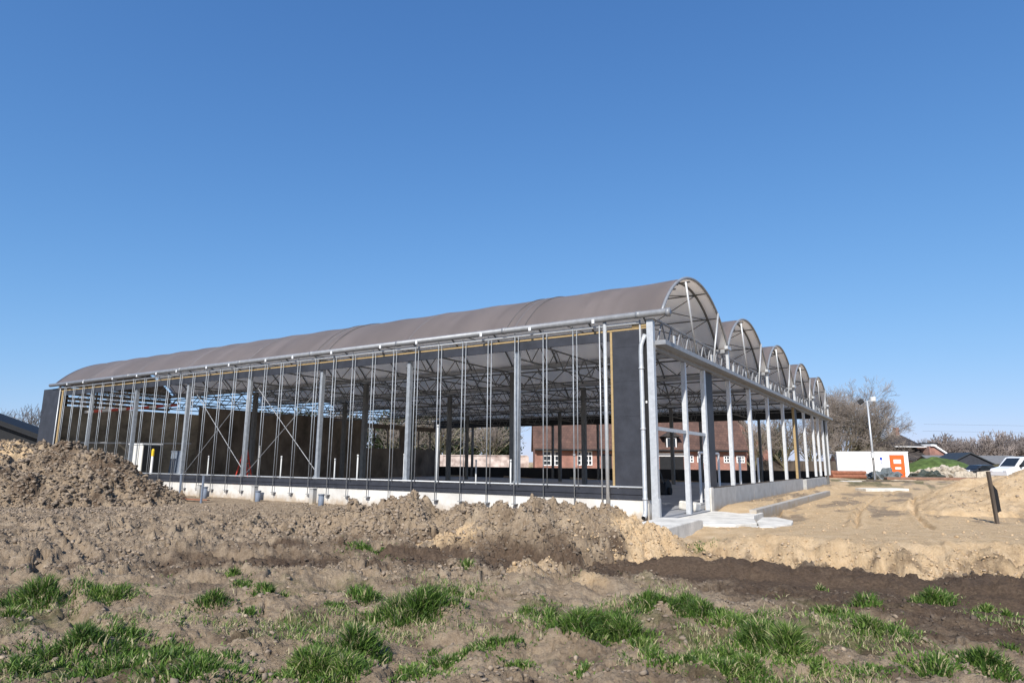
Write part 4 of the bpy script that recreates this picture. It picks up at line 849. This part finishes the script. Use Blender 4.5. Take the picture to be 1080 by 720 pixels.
def shed(name, lab, loc, rz, w, d, h, rh, wm, rm):
    o = thing(name, lab, 'shed', loc, rz); MB().prism([(-w/2, 0), (w/2, 0), (w/2, h), (0, h+rh), (-w/2, h)], 1, 0, d).build('wall', wm, o)
    e = .3; k = rh/(w/2); MB().prism([(-w/2-e, h-e*k+.02), (0, h+rh+.02), (w/2+e, h-e*k+.02), (w/2+e, h-e*k+.17), (0, h+rh+.2), (-w/2-e, h-e*k+.17)], 1, -.3, d+.3).build('roof', rm, o); MB().box((-.9, -.04, 0), (.9, -.004, h*.85)).build('door', 'dark', o); return o
shed('dark_shed', 'dark gabled shed behind the green mound', (75.6, 108, .2), D2R(-14), 6.6, 9, 1.6, 1.8, 'navy', 'shed')
shed('low_shed', 'long low grey roofed shed right of the dark gabled shed', (93, 122, .2), D2R(80), 9, 15, 1.8, 1.3, 'shed', 'shedroof')
shed('grey_shed', 'grey roofed outbuilding left of the dark gabled shed', (80, 136, .2), D2R(75), 8, 12, 1.8, 1.6, 'brick', 'shedroof')
ls = thing('black_shed', 'black shed with sloping roof edge behind the clod heap at far left', 'shed', (-36, 46, -.2), D2R(0))
MB().prism([(-6, 0), (6, 0), (6, 2.2), (-6, 6.2)], 1, 0, 1.9).build('wall', 'dark', ls); MB().prism([(-6.3, 6.35), (6.4, 2.12), (6.4, 2.4), (-6.3, 6.63)], 1, -.35, 2.1).build('roof', 'dark', ls); MB().tube((-6.2, -.42, 6.3), (6.4, -.42, 2.1), .05, 6).build('gutter', 'dark', ls)
gw = MB().box((-9, -.12, 0), (9, .12, 2.05)).box((-9.05, -.2, 2.051), (9.05, .2, 2.15))
for k in range(7): gw.box((-9+3*k-.18, -.18, 0), (-9+3*k+.18, -.121, 2.049))
o = gw.build('garden_wall', 'pinkwall'); o.location = (-8.8, 83, .1); o.scale = (1.2, 1.2, 1.12); tag(o, 'pale pinkish garden wall seen through the hall beyond its far side', 'garden wall')
fw = MB().box((-16, -.05, .0), (16, .05, 1.9))
for k in range(17): fw.box((-16+2*k-.07, -.12, 0), (-16+2*k+.07, -.051, 2.0))
o = fw.build('board_fence', 'oldwood'); o.location = (38, 88, .2); tag(o, 'brown board fence beyond the gable end and cabin', 'fence')
wr = MB()
for (z, y) in ((14.3, 0), (12.2, 1)):
    P = [(-20+i*8, y, z-.9*math.sin(math.pi*i/40)) for i in range(41)]; wr.sweep([(p[0], p[1], p[2]) for p in P], .022, 4)
o = wr.build('power_line', 'inner'); o.location = (150, 205, 0); tag(o, 'two thin power lines crossing the sky above the far trees', 'power line')

# ------------------------------------------------------------------ bare trees
def grow(seed, H, spread, levels, twig_r, limbs=7, trunk=.28, fork=.22, droop=.0):
    rnd = random.Random(seed); T = MB(); C = MB()
    def rec(p, d, L, r, lev):
        n = 3 if lev < 2 else 2; q = p
        for i in range(n):
            d2 = (d+Vector((rnd.uniform(-1, 1), rnd.uniform(-1, 1), rnd.uniform(-.6, .9)))*(.16+.05*lev)).normalized(); e = q+d2*(L/n); r2 = max(twig_r, r*(1-.35/n))
            (T if lev < 3 else C).tube(q, e, r, 5 if lev < 2 else 3, r2, False)
            if lev < levels:
                for _ in range(rnd.choice((1, 2, 2) if lev < 3 else (1, 2))):
                    ax = d2.orthogonal(); ax.rotate(Matrix.Rotation(rnd.uniform(0, 6.28), 3, d2)); a = rnd.uniform(.35, .85)
                    nd = (d2*math.cos(a)+ax*math.sin(a)*spread+Vector((0, 0, .10-droop*lev))).normalized()
                    rec(e, nd, L*rnd.uniform(.5, .74), max(twig_r, r2*.55), lev+1)
            q = e; r = r2; d = d2
        if lev < levels: rec(q, d, L*.62, max(twig_r, r*.8), lev+1)
    base = H*fork; T.tube((0, 0, -.3), (0, 0, base), trunk, 8, trunk*.8)
    for k in range(limbs):
        a = 6.28*k/limbs+rnd.uniform(-.4, .4); tilt = rnd.uniform(.15, .95)*spread
        d = Vector((math.cos(a)*math.sin(tilt), math.sin(a)*math.sin(tilt), math.cos(tilt))); rec(Vector((0, 0, base*rnd.uniform(.65, 1))), d, H*rnd.uniform(.28, .36), trunk*.45, 0 if levels > 4 else 1)
    return T, C
def tree(name, lab, loc, T, C, tm='bark', cm='twig', group=None, rz=0):
    o = thing(name, lab, 'tree', loc, rz, group); T.build('trunk', tm, o, fix=False); C.build('crown', cm, o, fix=False); return o
T, C = grow(8, 14.6, 1.0, 5, .011, 12, .34, .12)
tree('bare_tree', 'large spreading bare tree rising behind the gable end and the mast', (48.3, 95, .2), T, C)
T, C = grow(21, 10., 1.0, 4, .016, 8, .25, .16)
gt = 'bare trees around the far side of the hall'
t0 = tree('bare_tree', 'bare tree behind the black insulation panel at the hall left end', (-60, 82, 0), T, C, group=gt)
dup(t0, (-60, 95, 0), 1.2, 'bare treetop showing above the far left end of the roof', scale=(1.2, 1.2, 1.5))
dup(t0, (-70, 88, 0), 2.0, 'bare tree at the far left edge beyond the black shed')
for i, (x, y, sc, l) in enumerate([(-22, 84, 1.1, 'bare tree glimpsed through the left windows of the dark end wall'), (-15, 88, 1.0, 'bare tree glimpsed through the right windows of the dark end wall'), (-9, 86, 1.1, 'bare tree beyond the garden wall, left in the hall gap'), (-3, 90, 1.0, 'bare tree beyond the garden wall, right in the hall gap'),
        (31, 84, .95, 'bare tree just right of the brick barn'), (36.5, 88, 1.05, 'bare tree second right of the brick barn'), (42, 92, .9, 'bare tree between barn trees and the big spreading tree')]):
    dup(t0, (x, y, 0), i*1.1, l, scale=(sc, sc, sc))
# evergreens that close the view through the hall
def evergreen(name, lab, loc, H, rad, n, group):
    u1 = RNG.normal(size=(n, 3)); u1 /= np.linalg.norm(u1, axis=1)[:, None]; rr_ = RNG.random(n)**.45
    P = u1*rr_[:, None]; lum = fbm(P[:, 0]*2.2+H, P[:, 1]*2.2+P[:, 2]*2, 4); P = P*(1+.35*lum)[:, None]
    P = P*np.array([rad, rad, H*.5])+np.array([0, 0, H*.53]); P[:, 2] = np.maximum(P[:, 2], .2)
    a = RNG.normal(size=(n, 3)); a /= np.linalg.norm(a, axis=1)[:, None]; b = np.cross(a, RNG.normal(size=(n, 3))); b /= np.linalg.norm(b, axis=1)[:, None]
    sz = RNG.uniform(.10, .26, n)[:, None]; V = np.stack([P-a*sz, P-b*sz*.6, P+a*sz, P+b*sz*.6], 1).reshape(-1, 3); F = np.arange(4*n).reshape(-1, 4)
    o = thing(name, lab, 'tree', loc, 0, group); c = np_mesh('crown', V, F, 'leaf', {'tint': ('FLOAT', np.repeat(np.clip(RNG.normal(.45+.3*lum, .2, n), 0, 1), 4))}); c.parent = o
    MB().tube((0, 0, -.2), (0, 0, H*.6), .22, 8, .1).build('trunk', 'bark', o); return o
ge = 'dense evergreens beyond the hall'
e0 = evergreen('evergreen_tree', 'dense dark evergreen behind the farthest left windows of the end wall', (-36, 99, 0), 8.4, 3.1, 9000, ge)
for i, (x, y, k, l) in enumerate([(-30.5, 100, 1.05, 'dense evergreen behind the left window row of the end wall'), (-24.5, 99, 1., 'dense evergreen behind the right window row of the end wall'), (-18.5, 100, 1.05, 'dense evergreen just left of the middle of the view through the hall'), (-13, 99, 1.1, 'dense evergreen behind the left half of the pale garden wall'), (-7.4, 101, 1., 'dense evergreen behind the middle of the pale garden wall'), (-2, 100, 1., 'dense evergreen next to the farmhouse left end'),
        (36, 106, .85, 'low evergreen next to the brick barn'), (42, 107, .9, 'low evergreen seen between the far gable posts')]):
    dup(e0, (x, y, 0), i*1.3, l, scale=(k, k, k))
T, C = grow(40, 11.5, .85, 4, .055, 8, .28, .18)
gf = 'bare trees in the far belt on the right'
f0 = tree('bare_tree', 'bare tree standing in the far belt of trees on the right', (150, 215, 0), T, C, 'fartwig', 'fartwig', gf)
rr = random.Random(5)
for i in range(58):
    x = 126+i*1.5+rr.uniform(-1.5, 1.5); y = 205+rr.uniform(-8, 28); k = rr.uniform(.8, 1.15)*(.9+.2*min(1, i/25)); dup(f0, (x, y, 0), rr.uniform(0, 6.28), scale=(k*1.05, k*1.05, k))
o = MB()
for k in range(60):
    x = -52+k*1.8; o.prism([(x-1.6, 0), (x+1.6, 0), (x+.9, rr.uniform(2.6, 5.0)), (x-.8, rr.uniform(2.6, 5.2))], 1, rr.uniform(-2, -1), rr.uniform(1, 2))
h = stuff(o.build('far_scrub', 'hedge')); h.location = (165, 222, 0); h['label'] = 'low brown scrub at the foot of the far trees'; h['category'] = 'scrub'

# ------------------------------------------------------------------ light, sky, camera
AZ = D2R(180+17.5); EL = D2R(38)
sd = Vector((math.sin(AZ)*math.cos(EL), math.cos(AZ)*math.cos(EL), math.sin(EL)))
sun = bpy.data.lights.new('sun', 'SUN'); sun.energy = 5.0; sun.angle = D2R(.53); sun.color = (1., .95, .88)
so = bpy.data.objects.new('sun', sun); COL.objects.link(so); so.rotation_euler = sd.to_track_quat('Z', 'Y').to_euler()
w = bpy.data.worlds.new('World'); scene.world = w; w.use_nodes = True; nt = w.node_tree
sk = nt.nodes.new('ShaderNodeTexSky'); sk.sky_type = 'NISHITA'; sk.sun_disc = False; sk.sun_elevation = EL; sk.sun_rotation = AZ
sk.air_density = .8; sk.dust_density = .3; sk.ozone_density = 3.0
EXPO = .36; ek = 2**-EXPO
def vm(op, a, b):
    n = nt.nodes.new('ShaderNodeVectorMath'); n.operation = op
    for i, q in enumerate((a, b)):
        if isinstance(q, tuple): n.inputs[i].default_value = q
        else: nt.links.new(q, n.inputs[i])
    return n.outputs[0]
SB = .15                                    # clear spring sky: compress the bright horizon, deepen the blue
num = vm('MULTIPLY', sk.outputs[0], (.79*ek, 1.42*ek, 2.25*ek)); den = vm('ADD', vm('MULTIPLY', sk.outputs[0], (.32*SB, 1.13*SB, 1.5*SB)), (1, 1, 1))
nt.links.new(vm('DIVIDE', num, den), nt.nodes['Background'].inputs['Color']); nt.nodes['Background'].inputs['Strength'].default_value = SB
cd = bpy.data.cameras.new('camera'); cam = bpy.data.objects.new('camera', cd); COL.objects.link(cam); scene.camera = cam
cd.sensor_width = 36; cd.lens = F_PX/1080*36; cd.clip_end = 6000; cd.clip_start = .05
mw = Matrix([list(CAM[0])+[0], list(CAM[1])+[0], list(CAM[2])+[1.7], [0, 0, 0, 1]]); cam.matrix_world = mw
scene.view_settings.view_transform = 'Standard'; scene.view_settings.look = 'None'; scene.view_settings.gamma = 1; scene.view_settings.exposure = EXPO
